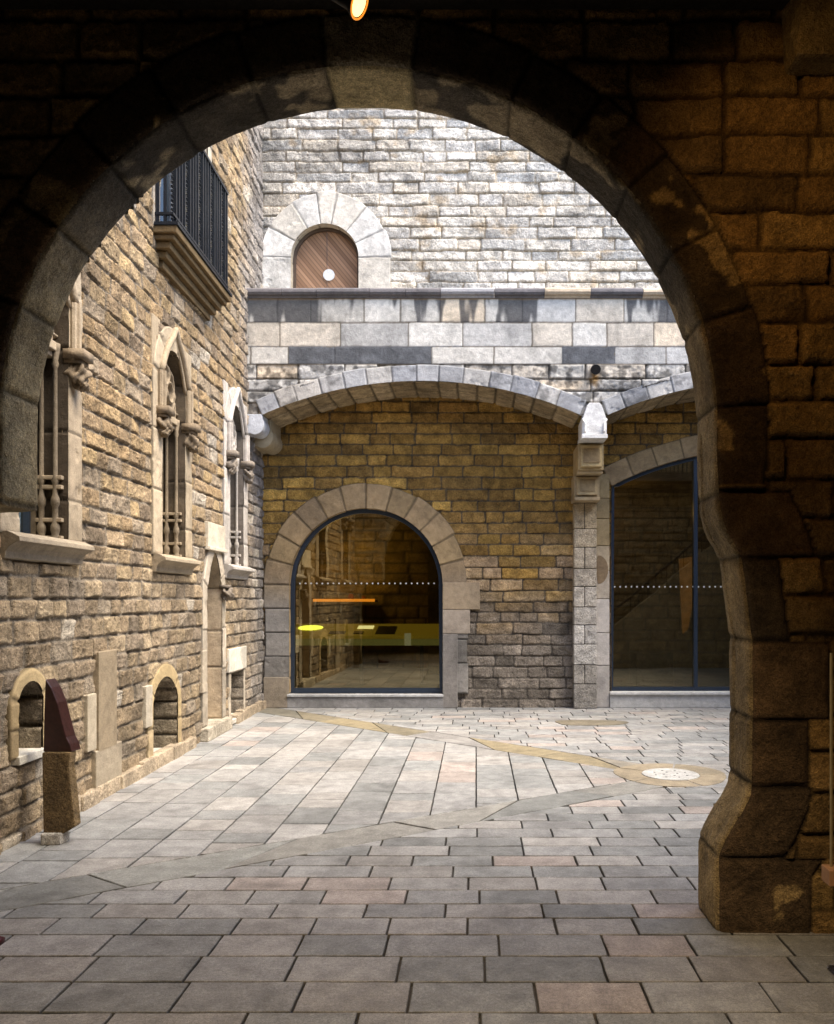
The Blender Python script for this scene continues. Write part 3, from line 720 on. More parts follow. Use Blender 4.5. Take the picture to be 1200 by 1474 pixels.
# upper door
ud = empty('wooden_door', (-2.224, DB, 5.75)); ud.parent = rf; ud.location = Vector((-2.224, DB, 5.75))-rf.location
L = resample(door_u, .014)[1][-1]; aL = math.pi*.497
ring('voussoirs', door_u, .46, None, MB_, DRESSED, ud, 91, [(.62,.60,.57),(.56,.55,.53),(.60,.56,.50)], proud=.05, J=[0,.28,.9]+[.9+aL*t for t in (.16,.33,.46,.56,.72,.86,1)]+[L-.28,L], Tj=.03, jw=.003, st=.009)
reveal('jamb', door_u, .22, MB_, DRESSED, ud, 92, [(.45,.40,.32)], front=.045)
planks = []
def plank_mat():
    m = bpy.data.materials.new('diagonal_planks'); m.use_nodes = True; n = m.node_tree.nodes; l = m.node_tree.links; b = n['Principled BSDF']
    tc = n.new('ShaderNodeTexCoord'); sp = n.new('ShaderNodeSeparateXYZ'); l.new(tc.outputs['Object'], sp.inputs[0])
    ab = n.new('ShaderNodeMath'); ab.operation = 'MULTIPLY_ADD'; ab.inputs[1].default_value = 1.2; l.new(sp.outputs['X'], ab.inputs[0]); l.new(sp.outputs['Z'], ab.inputs[2])
    k = n.new('ShaderNodeMath'); k.operation = 'MULTIPLY'; k.inputs[1].default_value = 13; l.new(ab.outputs[0], k.inputs[0])
    fr = n.new('ShaderNodeMath'); fr.operation = 'FRACT'; l.new(k.outputs[0], fr.inputs[0])
    fl = n.new('ShaderNodeMath'); fl.operation = 'FLOOR'; l.new(k.outputs[0], fl.inputs[0])
    wn = n.new('ShaderNodeTexWhiteNoise'); wn.noise_dimensions = '1D'; l.new(fl.outputs[0], wn.inputs['W'])
    r = n.new('ShaderNodeValToRGB'); r.color_ramp.elements[0].color = (.20,.105,.055,1); r.color_ramp.elements[1].color = (.40,.235,.14,1); l.new(wn.outputs[0], r.inputs[0])
    gt = n.new('ShaderNodeMath'); gt.operation = 'GREATER_THAN'; gt.inputs[1].default_value = .12; l.new(fr.outputs[0], gt.inputs[0])
    mx = n.new('ShaderNodeVectorMath'); mx.operation = 'SCALE'
    mr = n.new('ShaderNodeMapRange'); mr.inputs[3].default_value = .25; mr.inputs[4].default_value = 1; l.new(gt.outputs[0], mr.inputs[0])
    l.new(r.outputs[0], mx.inputs[0]); l.new(mr.outputs[0], mx.inputs['Scale']); l.new(mx.outputs[0], b.inputs['Base Color'])
    bp = n.new('ShaderNodeBump'); bp.inputs['Distance'].default_value = .01; l.new(gt.outputs[0], bp.inputs['Height']); l.new(bp.outputs[0], b.inputs['Normal'])
    b.inputs['Roughness'].default_value = .65; return m
PLANK = plank_mat()
for sgn in (-1, 1):
    pts = [p for p in resample(door_u, .04)[0] if (p[0]+2.224)*sgn >= 0]
    pts = [tuple(p) for p in pts]+([(-2.224-.004, 7.11),(-2.224-.004, 5.72)] if sgn < 0 else [])
    if sgn > 0: pts = [(-2.224+.004, 5.72),(-2.224+.004, 7.11)]+pts
    m_ = MB(); m_.prism(pts, lambda a, b: MB_(a, b, -.19), lambda a, b: MB_(a, b, -.14)); m_.build('door_leaf', PLANK, ud)
m_ = MB(); frame_bar(m_, door_u, .04, -.09, -.16, MB_); m_.build('door_frame', mat('door_frame_wood', (.07,.045,.03), .7), ud)
m_ = MB(); cz = 1.6+(862-391)/97.56; cx = (469-685)/97.56+.02
m_.prism([(cx+.085*math.cos(t), cz+.085*math.sin(t)) for t in np.linspace(0, 2*math.pi, 33)[:-1]], lambda a, b: MB_(a, b, -.14), lambda a, b: MB_(a, b, -.125)); m_.build('disc', mat('white_disc', (.7,.72,.74), .5), ud)
# gallery front: spandrels and parapet
RA = 5.32; ZCA = -.748
def seg(cx, hw=2.175, n=40):
    return [(cx+RA*math.sin(a), ZCA+RA*math.cos(a)) for a in np.linspace(-math.asin(hw/RA), math.asin(hw/RA), n)]
s1 = seg(-.75); s2 = seg(3.97)
under = [(-3.2, 3.6), (-3.2, 4.10)]+s1+[(1.605, 4.10)]+s2+[(XR, 4.107), (XR, 3.6)]
# fix corners of the cut-out
under = [(-3.3, 3.5), (-3.3, 4.107), s1[0]]+s1[1:]+s2+[(6.6, 4.107), (6.6, 3.5)]
PR = [3.55,3.9,4.12,4.28,4.44,4.60,4.80,5.04,5.37,5.70]
def par_col(u, v, c, i, mask):
    smoothrow = (v > 4.80)[..., None]
    k = np.searchsorted(np.array(PR), v)-1
    # black crust with a shape of its own: whole stones in the bottom ashlar course, drips in the top course
    dark_st = (((v > 4.80) & (v < 5.04)) & (hid(i, 3) > .48))[..., None]
    n = fbm(u*6, v*6, 61)[..., None]
    c = np.where(dark_st, np.array([.085,.088,.095])*(1+1.1*np.abs(n)), c)
    top = (v > 5.37)
    streak = smooth(fbm(u*7, v*.8, 64, 3)+.9*fbm(u*1.1, v*.2+3, 66, 2)+(v-5.70)*.8, -.16, .06)*top
    streak2 = smooth(fbm(u*9, v*.6, 68, 3)+(v-5.3)*.2, .25, .6)*((v > 5.04) & (v <= 5.37))*.35
    c = c*(1-streak[..., None]*.86)+np.array([.05,.05,.055])*streak[..., None]*.86
    c = c*(1-streak2[..., None]*.5)
    und = smooth(v, 5.66, 5.70)[..., None]*.8; c = c*(1-und)+np.array([.22,.13,.05])*und
    rgh = (v < 4.80)[..., None]; spots = smooth(fbm(u*11, v*11, 70), -.1, .25)[..., None]*rgh; c = c*(1-.65*spots)
    rust = np.exp(-(((u-1.615)/.05)**2+((v-4.60)/.10)**2))[..., None]; c = c*(1-rust*.8)+np.array([.40,.22,.05])*rust*.8
    return c
def par_h(u, v, h, c, i, d):
    r = v > 4.795; return np.where(r, h*.12+.022, h*.9), c
wall('parapet_wall', -3.18, XR, 3.9, 5.70, .014, MF, DRESSED, rf, 25, None, (.45,.95), .03, 'ashlar', rough=.014, jw=.008, rnd=.02,
     holes=[under], rings=[(under, .19)], colfn=par_col, extra=par_h, warp=.006, rows=PR, mortar=.13, edge=.010)
def stain_v(S, T, c, B):
    k = (hid(B+5, 4) > .62)[..., None]; n = smooth(fbm(S*9, T*9, 5), -.1, .5)[..., None]
    return c*(1-k*n*.55)
cool = [(.44,.43,.42),(.37,.37,.375),(.50,.48,.45),(.31,.315,.33),(.52,.49,.45)]
ring('gallery_arch', s1, .225, (.24,.36), MF, DRESSED, rf, 95, cool, proud=.035, Tj=.012, stain=stain_v, chip=.006)
ring('gallery_arch', s2, .225, (.24,.36), MF, DRESSED, rf, 96, cool, proud=.035, Tj=.012, stain=stain_v, chip=.006)
for s_, sd_ in ((s1, 97), (s2, 98)):
    reveal('vault_soffit', s_, DB-DF+.02, MF, ROUGH, rf, sd_, [(.42,.33,.20),(.36,.28,.17),(.46,.37,.24)], front=.03, wid=(.24,.34), slabs=.5, relief=.012, rough=.006, jw=.018)
# ledge with roll moulding
m_ = MB(); x = -3.14; rs_ = random.Random(4)
prof = [(-.10,5.70),(.03,5.70),(.045,5.725),(.075,5.735),(.095,5.765),(.09,5.80),(.065,5.825),(.0,5.84),(-.10,5.845)]
while x < XR:
    L = rs_.uniform(.42,.75); k = rs_.random()
    m_.c = (.13,.12,.125) if (x < -1.2 and k < .85) or k < .38 else ((.50,.40,.29) if k < .75 else (.30,.29,.30))
    dz = rs_.uniform(-.004,.004)
    m_.prism(prof, lambda n, z: (x+.003, DF-n, z+dz), lambda n, z: (x+L-.003, DF-n, z+dz)); x += L
m_.build('ledge', DRESSED, rf)
m_ = MB(); m_.c = (.42,.39,.34); m_.box(-3.18, XR, DF+.02, DB+.02, 5.60, 5.72); m_.build('terrace_floor', DRESSED, rf)
# spout under the parapet
m_ = MB(); m_.tube([(1.615, DF+.05, 4.72), (1.615, DF-.10, 4.72), (1.615, DF-.16, 4.69)], .06, 12, rr=[.055,.06,.068]); m_.build('water_spout', BLACK, rf)
# left corbel: quarter-round blocks
m_ = MB(); m_.c = (.50,.52,.56)
pr = [(-3.18,4.12),(-2.92,4.12)]+[(-3.02+.125*math.cos(t), 3.975+.135*math.sin(t)) for t in np.linspace(.6, -2.1, 12)]+[(-3.18,3.84)]
m_.prism(pr, lambda a, b: (a, DF-.03, b), lambda a, b: (a, DF+.30, b)); m_.build('corbel', DRESSED, rf, bevel=.01)
m_ = MB(); m_.c = (.36,.30,.20)
pr = [(-3.18,4.12),(-2.88,4.12)]+[(-3.0+.15*math.cos(t), 3.87+.15*math.sin(t)) for t in np.linspace(.6, -2.1, 12)]+[(-3.18,3.72)]
m_.prism(pr, lambda a, b: (a, DF+.31, b), lambda a, b: (a, DB, b)); m_.build('corbel', DRESSED, rf, bevel=.01)
# capital on the pier
cap = MB(); cap.c = (.70,.69,.67); X0 = 1.605
pr = [(-.165,3.80),(.165,3.80),(.165,4.03),(.10,4.22),(.07,4.26),(-.07,4.26),(-.10,4.22),(-.165,4.03)]
cap.prism([(X0+a, b) for a, b in pr], lambda a, b: (a, DF-.10, b), lambda a, b: (a, DF+.35, b))
cap.box(X0-.175, X0+.175, DF-.12, DF+.35, 3.775, 3.83)
for s_ in (-1, 1):
    cap.tube([(X0+s_*.13, DF-.11, 3.86), (X0+s_*.13, DF-.11, 3.98), (X0+s_*.165, DF-.10, 4.04)], .018, 8)
cap.build('capital', DRESSED, rf, bevel=.010)
m_ = MB(); m_.c = (.40,.31,.17)
def boxc(x0, x1, d0, z0, z1, cc, bev=0): m_.c = cc; m_.box(x0, x1, d0, DB+.02, z0, z1)
boxc(1.43,1.785, 11.66, 3.40,3.775, (.42,.32,.17)); boxc(1.46,1.755, 11.60, 3.44,3.74, (.46,.35,.18)); boxc(1.49,1.72, 11.585, 3.49,3.69, (.30,.22,.12))
boxc(1.42,1.78, 11.70, 3.36,3.40, (.40,.31,.18))
boxc(1.405,1.765, 11.93, 3.04,3.36, (.40,.31,.18)); boxc(1.44,1.73, 11.89, 3.08,3.34, (.44,.34,.19)); boxc(1.475,1.695, 11.88, 3.13,3.30, (.33,.25,.14)); boxc(1.40,1.77, 11.87, 3.00,3.05, (.38,.29,.17))
m_.build('bracket', DRESSED, rf, bevel=.012)
m_ = MB(); z = 0; rs_ = random.Random(3); k = 0
hs = [.36,.28,.30,.28,.26,.30,.26,.31,.27,.38]
for hgt in hs:
    grey = max(0, min(1, (2.9-z)/1.9)); gg = np.array((.50,.48,.45)) if z > .5 else np.array((.34,.32,.29))
    cc = np.array((.38,.29,.16))*(1-grey)+gg*grey; q = rs_.uniform(.88,1.12)
    m_.c = tuple(cc*q)
    if k % 2: m_.box(1.425, 1.575, 12.13, DB+.02, z+.005, z+hgt-.005); m_.c = tuple(cc*rs_.uniform(.85,1.15)); m_.box(1.585, 1.755, 12.13, DB+.02, z+.005, z+hgt-.005)
    else: m_.box(1.425, 1.755, 12.128, DB+.02, z+.005, z+hgt-.005)
    z += hgt; k += 1
m_.build('pier_shaft', ROUGH, rf, bevel=.012)
m_ = MB(); m_.c = (.10,.09,.08); m_.box(1.435, 1.745, 12.15, DB+.02, 0, 3.02); m_.build('pier_core', ROUGH, rf)
m_ = MB(); z = 0
for k, hgt in enumerate([.62,.48,.50,.42,.36,.40,.30,.36]):
    grey = max(0, min(1, (2.4-z)/1.4)); cc = np.array((.36,.27,.14))*(1-grey)+np.array((.46,.43,.40))*grey; m_.c = tuple(cc*rs_.uniform(.85,1.12))
    m_.box(1.765, 1.96, 12.255, 12.42, z+.004, z+hgt-.004); z += hgt
m_.build('jamb_stone', DRESSED, rf, bevel=.008)
m_ = MB(); m_.c = (.22,.155,.09); cz = 1.6+(862-820)/97.56
m_.prism([(1.80+.14*abs(math.cos(t))*1.0*(1 if math.cos(t) > 0 else -.2), cz+.21*math.sin(t)) for t in np.linspace(0, 2*math.pi, 25)[:-1]], lambda a, b: (a, 12.257, b), lambda a, b: (a, 12.249, b)); m_.build('rust_patch', DRESSED, rf)
# arched glazed window
wa = empty('arched_glass_window', (-1.62, DB, .2)); wa.parent = rf; wa.location = Vector((-1.62, DB, .2))-rf.location
La = resample(win_a, .014)[1][-1]; ar = math.pi*1.128; J = [0,.22,.55,.90,1.25,1.60]+[1.60+ar*t for t in np.linspace(0, 1, 13)[1:]]+[La-1.32,La-.80,La-.45,La]
J = sorted(set([round(j, 3) for j in J]))
GR = [(.31,.225,.12),(.27,.195,.105),(.34,.245,.135),(.30,.22,.13)]
rr_ = ring('voussoirs', win_a, .37, None, MB_, DRESSED, wa, 101, GR, proud=.045, J=J, Tj=.02, jw=.012,
     stain=lambda S, T, c, B: c*(1-.35*smooth(np.minimum(S, La-S), 1.5, .3))[..., None]*np.array([1,1,1]) if False else (c*(1-smooth(np.minimum(S, La-S), 1.9, 1.1)[..., None])+(c.mean(-1, keepdims=True)*np.array([1.04,.98,.90]))*smooth(np.minimum(S, La-S), 1.9, 1.1)[..., None]))
m_ = MB(); m_.c = (.33,.26,.175)
m_.box(-.49, .055, DB-.066, DB+.05, 1.445, 1.84); m_.c = (.34,.29,.235); c0 = m_.c; m_.build('quoin', DRESSED, wa, bevel=.01); m_ = MB(); m_.c = c0; m_.box(-.49, -.09, DB-.064, DB+.05, 1.09, 1.44); m_.build('quoin', DRESSED, wa, bevel=.01); m_ = MB(); m_.c = (.22,.205,.19); m_.box(-.49, -.27, DB-.068, DB+.05, 0, 1.085); m_.build('quoin', DRESSED, wa, bevel=.01)
m_ = MB(); m_.c = (.25,.21,.16); m_.box(-3.12, -2.75, DB-.066, DB+.05, 0, .45)
m_.build('quoin', DRESSED, wa, bevel=.01)
reveal('jamb', win_a, .20, MB_, DRESSED, wa, 102, GR, front=.04, J=J)
m_ = MB(); frame_bar(m_, win_a, .062, -.06, -.15, MB_); m_.build('window_frame', STEEL, wa)
panel('pane', win_a, -.10, MB_, GLASS, wa)
for k in range(27):
    cx = -2.70+k*.083
    m_ = MB(); m_.prism([(cx+.013*math.cos(t), 1.83+.013*math.sin(t)) for t in np.linspace(0, 2*math.pi, 9)[:-1]], lambda a, b: MB_(a, b, -.097), lambda a, b: MB_(a, b, -.094)); m_.build('glass_dot', DOT, wa)
m_ = MB(); m_.c = (.25,.245,.24); m_.box(-2.77, -.48, DB-.07, DB+.2, 0, .165); m_.c = (.5,.51,.52); m_.box(-2.77, -.48, DB-.09, DB+.2, .165, .20); m_.build('sill', DRESSED, wa, bevel=.006)
# right glazed opening
wb = empty('wide_glass_window', (4.1, DB, .2)); wb.parent = rf; wb.location = Vector((4.1, DB, .2))-rf.location
hb = win_b[1:-1]
ring('voussoirs', hb, .30, (.36,.42), MB_, DRESSED, wb, 105, GR, proud=.04, Tj=.015, jw=.014)
reveal('jamb', win_b, .20, MB_, DRESSED, wb, 106, GR, front=.03, wid=(.35,.5))
m_ = MB(); frame_bar(m_, win_b, .05, -.06, -.14, MB_); xm = (1002.5-685)/97.56
for xx in (xm, xm+1.3, xm+2.3): m_.box(xx-.028, xx+.028, DB+.05, DB+.15, .24, 3.78 if xx < 5 else 3.6)
m_.build('window_frame', STEEL, wb)
panel('pane', win_b, -.10, MB_, GLASS, wb)
for k in range(48):
    cx = 2.06+k*.083
    m_ = MB(); m_.prism([(cx+.013*math.cos(t), 1.83-.05+.013*math.sin(t)) for t in np.linspace(0, 2*math.pi, 9)[:-1]], lambda a, b: MB_(a, b, -.097), lambda a, b: MB_(a, b, -.094)); m_.build('glass_dot', DOT, wb)
m_ = MB(); m_.c = (.46,.46,.45); m_.box(1.965, 6.3, DB-.06, DB+.2, 0, .195); m_.c = (.58,.58,.57); m_.box(1.965, 6.3, DB-.09, DB+.2, .195, .235); m_.build('sill', DRESSED, wb, bevel=.006)

# ================================================================== ROOMS BEHIND THE GLASS
room = empty('gallery_room', (1.5, 14.5, .2)); tag(room, 'dim stone walled room seen through the two glazed openings of the rear facade', 'room')
ROOMM = stone_mat('room_stone', .3, 40, .8)
m_ = MB(); m_.c = (.10,.085,.07); m_.box(-3.2, 6.5, 12.5, 17.2, .12, .195); m_.build('room_floor', ROOMM, room)
m_ = MB(); m_.c = (.25,.2,.14); m_.box(-3.2, 6.5, 12.52, 17.2, 3.75, 3.95); m_.build('room_ceiling', ROOMM, room)
wall('room_wall', -3.2, 6.5, .19, 3.8, .035, lambda u, v, n: (u, 17.0-n, v), ROOMM, room, 41, (.2,.26), (.4,.8), .02, [(.36,.27,.15),(.30,.22,.12),(.40,.30,.17)], jw=.02, mortar=.3)
m_ = MB(); m_.c = (.3,.23,.14)
m_.box(-3.4, -3.2, 12.5, 17.2, .1, 3.9); m_.box(6.5, 6.7, 12.5, 17.2, .1, 3.9); m_.box(1.3, 1.75, 12.6, 17.0, .15, 3.8)
m_.box(-.9, -.3, 15.6, 16.1, .19, 3.8); m_.build('partition', ROOMM, room)
# fabric of the rear wall seen from inside (keeps daylight out)
m_ = MB(); m_.c = (.25,.2,.15)
m_.box(-3.3, -2.78, 12.36, 12.5, 0, 4); m_.box(-.46, 1.92, 12.43, 12.5, 0, 4); m_.box(-3.3, 6.5, 12.43, 12.5, 3.9, 4.9)
m_.build('inner_lining', ROOMM, room)
dc = empty('display_counter', (-1.2, 14.0, .2)); tag(dc, 'long lit yellow olive display counter behind the arched glass window', 'display counter')
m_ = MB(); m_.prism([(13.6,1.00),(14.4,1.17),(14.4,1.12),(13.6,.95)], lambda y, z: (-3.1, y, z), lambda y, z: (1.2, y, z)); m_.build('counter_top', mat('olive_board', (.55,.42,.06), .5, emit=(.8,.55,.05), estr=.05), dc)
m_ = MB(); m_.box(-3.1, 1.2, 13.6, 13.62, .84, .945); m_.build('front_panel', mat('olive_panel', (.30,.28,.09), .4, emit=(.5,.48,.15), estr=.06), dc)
for xx in (-2.9,-1.9,-.9,.1,1.0): m_ = MB(); m_.box(xx-.03, xx+.03, 13.8, 13.86, .19, 1.02); m_.build('leg', BLACK, dc)
def onboard(x0, x1, t0, t1, th, name, m, label, cat):
    mm = MB(); Z = lambda t: 1.00+.17*t+.003
    mm.quadbox([(x0, 13.6+.8*t0, Z(t0)), (x0, 13.6+.8*t1, Z(t1)), (x1, 13.6+.8*t1, Z(t1)), (x1, 13.6+.8*t0, Z(t0)), (x0, 13.6+.8*t0, Z(t0)+th), (x0, 13.6+.8*t1, Z(t1)+th), (x1, 13.6+.8*t1, Z(t1)+th), (x1, 13.6+.8*t0, Z(t0)+th)])
    tag(mm.build(name, m), label, cat)
SC = 13.7/1200
onboard((473-685)*SC, (496-685)*SC, .12, .3, .012, 'tablet', BLACK, 'small black tablet lying at the left on the lit counter', 'tablet')
onboard((508-685)*SC, (522-685)*SC, .12, .3, .012, 'tablet', BLACK, 'smaller black tablet just below the bright paper on the lit counter', 'tablet')
onboard((540-685)*SC, (568-685)*SC, .1, .72, .012, 'tablet', BLACK, 'large dark screen near the middle of the lit counter', 'tablet')
onboard((510-685)*SC, (533-685)*SC, .55, .78, .01, 'lit_paper', mat('lit_paper', (.8,.78,.55), .6, emit=(1,.95,.5), estr=.5), 'bright pale lit sheet on the yellow counter', 'paper')
mm = MB(); cx0 = (440-685)*SC
mm.prism([(cx0+.21*math.cos(t), 14.1+.16*math.sin(t)) for t in np.linspace(0, 2*math.pi, 25)[:-1]], lambda a, b: (a, b, 1.005+.17*(b-13.6)/.8), lambda a, b: (a, b, 1.012+.17*(b-13.6)/.8))
tag(mm.build('glowing_disc', mat('glow_green', (.6,.8,.1), .5, emit=(.85,.95,.12), estr=.9)), 'glowing yellow green disc at the left end of the counter', 'light panel')
mm = MB(); mm.box((583-685)*SC, (592-685)*SC, 13.57, 13.6, .84, 1.04)
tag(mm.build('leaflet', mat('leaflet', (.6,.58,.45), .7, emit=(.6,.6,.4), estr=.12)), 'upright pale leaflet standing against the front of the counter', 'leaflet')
sh = empty('lit_shelf', (-2.0, 16.6, 1.5)); tag(sh, 'long shelf glowing orange along the back of the room left of the pillar', 'shelf')
SS = 16.6/1200
mm = MB(); mm.box((424-685)*SS, (541-685)*SS, 16.4, 16.9, 1.54, 1.575); mm.build('shelf_board', WOOD, sh)
mm = MB(); mm.box((424-685)*SS, (541-685)*SS, 16.37, 16.4, 1.545, 1.60); mm.build('light_strip', mat('glow_orange', (.8,.3,.05), .5, emit=(1,.34,.03), estr=.45), sh)
for (px, r_, lb) in ((505,.065,'rounded orange lit pot on the glowing shelf'),(523,.045,'smaller orange lit pot at the right of the glowing shelf')):
    mm = MB(); mm.lathe(((px-685)*SS, 16.6, 1.575), [(r_*.5,0),(r_,r_*.5),(r_*1.05,r_),(r_*.6,r_*1.7),(r_*.7,r_*1.9)], 14)
    tag(mm.build('clay_pot', mat('clay', (.6,.22,.06), .6), smoothf=True), lb, 'pot')
def lamp(name, loc, col, en, r=.05, kind='POINT'):
    l = bpy.data.lights.new(name, kind); l.energy = en; l.color = col; l.shadow_soft_size = r
    o = bpy.data.objects.new(name, l); C.objects.link(o); o.location = loc; return o
lamp('room_light', (-2.4, 16.3, 2.3), (1,.62,.14), 3.5)
lamp('room_light', (-2.7, 14.6, 3.3), (1,.66,.16), 1.5)
lamp('room_light', (.6, 15.5, 3.4), (1,.55,.15), .8)
lamp('room_light', (2.6, 15.5, 3.2), (1,.6,.2), 1.5)
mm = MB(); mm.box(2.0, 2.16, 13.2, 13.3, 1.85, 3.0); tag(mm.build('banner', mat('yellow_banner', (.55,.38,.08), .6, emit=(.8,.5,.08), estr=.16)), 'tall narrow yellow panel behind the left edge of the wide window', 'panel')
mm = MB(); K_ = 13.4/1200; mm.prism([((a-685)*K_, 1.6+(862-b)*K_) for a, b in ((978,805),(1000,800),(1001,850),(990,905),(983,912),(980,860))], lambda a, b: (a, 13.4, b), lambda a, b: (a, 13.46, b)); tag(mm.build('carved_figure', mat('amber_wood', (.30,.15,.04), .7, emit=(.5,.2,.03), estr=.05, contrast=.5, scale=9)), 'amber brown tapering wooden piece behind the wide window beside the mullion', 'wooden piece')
mm = MB(); mm.box((912-685)*K_, (965-685)*K_, 13.2, 13.8, .2, .75); tag(mm.build('storage_box', mat('dark_box', (.03,.022,.015), .6), bevel=.02), 'low dark box on the floor behind the wide window', 'box')

# ================================================================== GATE WALL (arch in front)
gt = empty('archway_wall', (0, D0, 0)); tag(gt, 'dark stone archway wall framing the courtyard with big round arch', 'archway')
gcx, gcz, gr = -.567, 2.437, 1.717
right = [(1.157,-.01),(1.157,.373),(1.180,.43),(1.223,.507),(1.270,.575),(1.307,.657),(1.317,.723),(1.317,1.407),(1.307,1.45),(1.29,1.60),(1.263,1.79),(1.235,1.86),(1.207,1.903),(1.18,1.97),(1.163,2.04),(1.158,2.093),(1.151,2.25)]
arc = [(gcx+gr*math.cos(a), gcz+gr*math.sin(a)) for a in np.linspace(0, math.pi, 90)]
left = [(gcx-gr, 2.30),(gcx-gr+.006, 2.06),(-2.52,2.05),(-2.70,1.92),(-2.82,1.75),(-2.85,-.01)]
gpath = right+arc+left
def edge_drop(u, v, h, c, i, d):
    dd, bu, bv = poly_sdf(u, v, gpath)
    inring = (dd < .262) & (v > 2.25)
    return h, c
def gate_face(name, M, st, x0, x1, z1, seed, sgn, side='front'):
    u, v = grid(x0, x1, 0, z1, st); uc = (u[:-1,:-1]+u[1:,1:])/2; vc = (v[:-1,:-1]+v[1:,1:])/2
    k = (1.0)
    d, bu, bv = poly_sdf(u, v, gpath); keep = poly_sdf(uc, vc, gpath)[0] > 0
    sn = np.abs(d) < st*.62; uu = np.where(sn, bu, u); vv = np.where(sn, bv, v); d = np.where(sn, 0, np.maximum(d, 0))
    i, dj, fu, fv = masonry(uu, vv, (.165,.20), (.28,.50), seed, .012, .016, .02)
    # voussoirs: radial blocks
    ang = np.arctan2(vv-gcz, uu-gcx); rad = np.hypot(uu-gcx, vv-gcz)-gr
    VA = np.array([-.6,-.17,.05,.29,.50,.72,.93,1.13,1.42,1.66,1.87,2.10,2.33,2.56,2.80,3.04,3.3,3.8])
    b = np.clip(np.searchsorted(VA, ang)-1, 0, len(VA)-2)
    T = .262+.02*(hid(b, 3)-.5)
    dr_ = np.minimum(np.minimum(ang-VA[b], VA[b+1]-ang)*(rad+gr), T-rad)-.006+.004*fbm(uu*12, vv*12, 8)
    inr = (rad < T) & (vv > 2.15)
    # large smooth jamb blocks beside the opening below the ring
    jz = np.array([-.2,.36,.70,1.02,1.40,1.80,2.12,2.15]); jb = np.clip(np.searchsorted(jz, vv)-1, 0, len(jz)-2)
    jT = np.array([.46,.30,.28,.38,.19,.36,.26])[jb]
    inj = (d < jT) & (vv <= 2.13) & (uu > 0)
    dj2 = np.minimum(np.minimum(vv-jz[jb], jz[jb+1]-vv), jT-d)-.006+.005*fbm(uu*10, vv*10, 9)
    ids = np.where(inr, b+900, np.where(inj, jb+950, i)); dj = np.where(inr, dr_, np.where(inj, dj2, dj)); dress = (inr | inj)
    mask = smooth(dj, 0, .013)
    n1 = fbm(uu*8, vv*8, seed+20); n2 = fbm(uu*30, vv*30, seed+30, 3); n3 = fbm(uu*3, vv*3, seed+50)
    amp = .4+.8*hid(ids, 2)
    h = np.where(dress, mask*(.012+.004*n1+.004*(hid(ids, 4)-.5))+.0025*n2, mask*(.020*amp+.018*n1+(hid(ids, 4)-.5)*.03*fu+(hid(ids, 5)-.5)*.02*fv)+.006*n2)-(1-mask)*.010
    # flaked patches
    fl = smooth(n3+.4*n1, .36, .42)*dress; h -= fl*.006
    e = np.exp(-d/.018); h = h*(1-np.exp(-d/.03))
    ox, oy = (uu-gcx), (vv-gcz); ou = np.where(vv > 2.3, ox/np.hypot(ox, oy), np.sign(ox)); ov = np.where(vv > 2.3, oy/np.hypot(ox, oy), 0)
    bev = .013*(1+.8*fbm(bu*9, bv*9, 3))*e
    uu2 = uu+ou*bev; vv2 = vv+ov*bev; h = h-bev
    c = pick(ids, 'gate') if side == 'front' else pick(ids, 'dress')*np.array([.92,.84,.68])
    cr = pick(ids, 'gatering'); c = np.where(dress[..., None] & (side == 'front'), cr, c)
    c = c*(1+.25*n1+.15*n2)[..., None]
    c = c*(1-fl[..., None])+np.array([.42,.30,.14])*fl[..., None]*(1+.2*n1[..., None])
    key = ((b == 8) & inr)[..., None]; c = np.where(key, np.array([.40,.34,.23])*(1+.08*n1[..., None]), c)
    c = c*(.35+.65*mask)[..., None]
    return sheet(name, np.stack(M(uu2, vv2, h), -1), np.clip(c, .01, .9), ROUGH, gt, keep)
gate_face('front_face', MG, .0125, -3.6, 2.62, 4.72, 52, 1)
gate_face('courtyard_face', MGB, .028, -3.6, 6.6, 4.75, 53, 1, 'back')
# intrados
P, s = resample(gpath, .0125); tg = np.gradient(P, axis=0); tg /= np.linalg.norm(tg, axis=1)[:, None]; nr = np.stack([tg[:, 1], -tg[:, 0]], 1)
nw = 26; W = np.linspace(0, D1-D0, nw)
S = np.repeat(s[None], nw, 0); WW = np.repeat(W[:, None], len(s), 1)
sa = s[np.argmin(np.hypot(P[:,0]-1.15, P[:,1]-gcz))]
VA = np.array([.05,.29,.50,.72,.93,1.13,1.42,1.66,1.87,2.10,2.33,2.56,2.80,3.04])
def s_at(z): 
    k = np.argmin(np.abs(P[:400, 1]-z)); return s[k]
J = np.array([0, s_at(.36), s_at(.71), s_at(1.03), s_at(1.405), s_at(1.80), s_at(2.10)]+list(sa+VA*gr)+[sa+math.pi*gr+.36, sa+math.pi*gr+.9, sa+math.pi*gr+1.6, s[-1]+.1])
J = np.unique(np.round(J, 3)); B = np.clip(np.searchsorted(J, S+.006*fbm(WW*9, S*3, 4), 'right')-1, 0, len(J)-2)
ds = np.minimum(S-J[B], J[B+1]-S)-.004; mask = smooth(ds, 0, .016); n1 = fbm(S*7, WW*7, 71); n2 = fbm(S*26, WW*26, 72, 3); n3 = fbm(S*4+3, WW*6, 73)
dw_ = np.minimum(WW, D1-D0-WW); e = np.exp(-dw_/.018)
h = (mask*(.010+.006*n1+(hid(B, 3)-.5)*.005)+.003*n2-(1-mask)*.007)*(1-np.exp(-dw_/.03))-.013*(1+.8*fbm(P[None,:,0]*9+WW*0, P[None,:,1]*9+WW*0, 3))*e
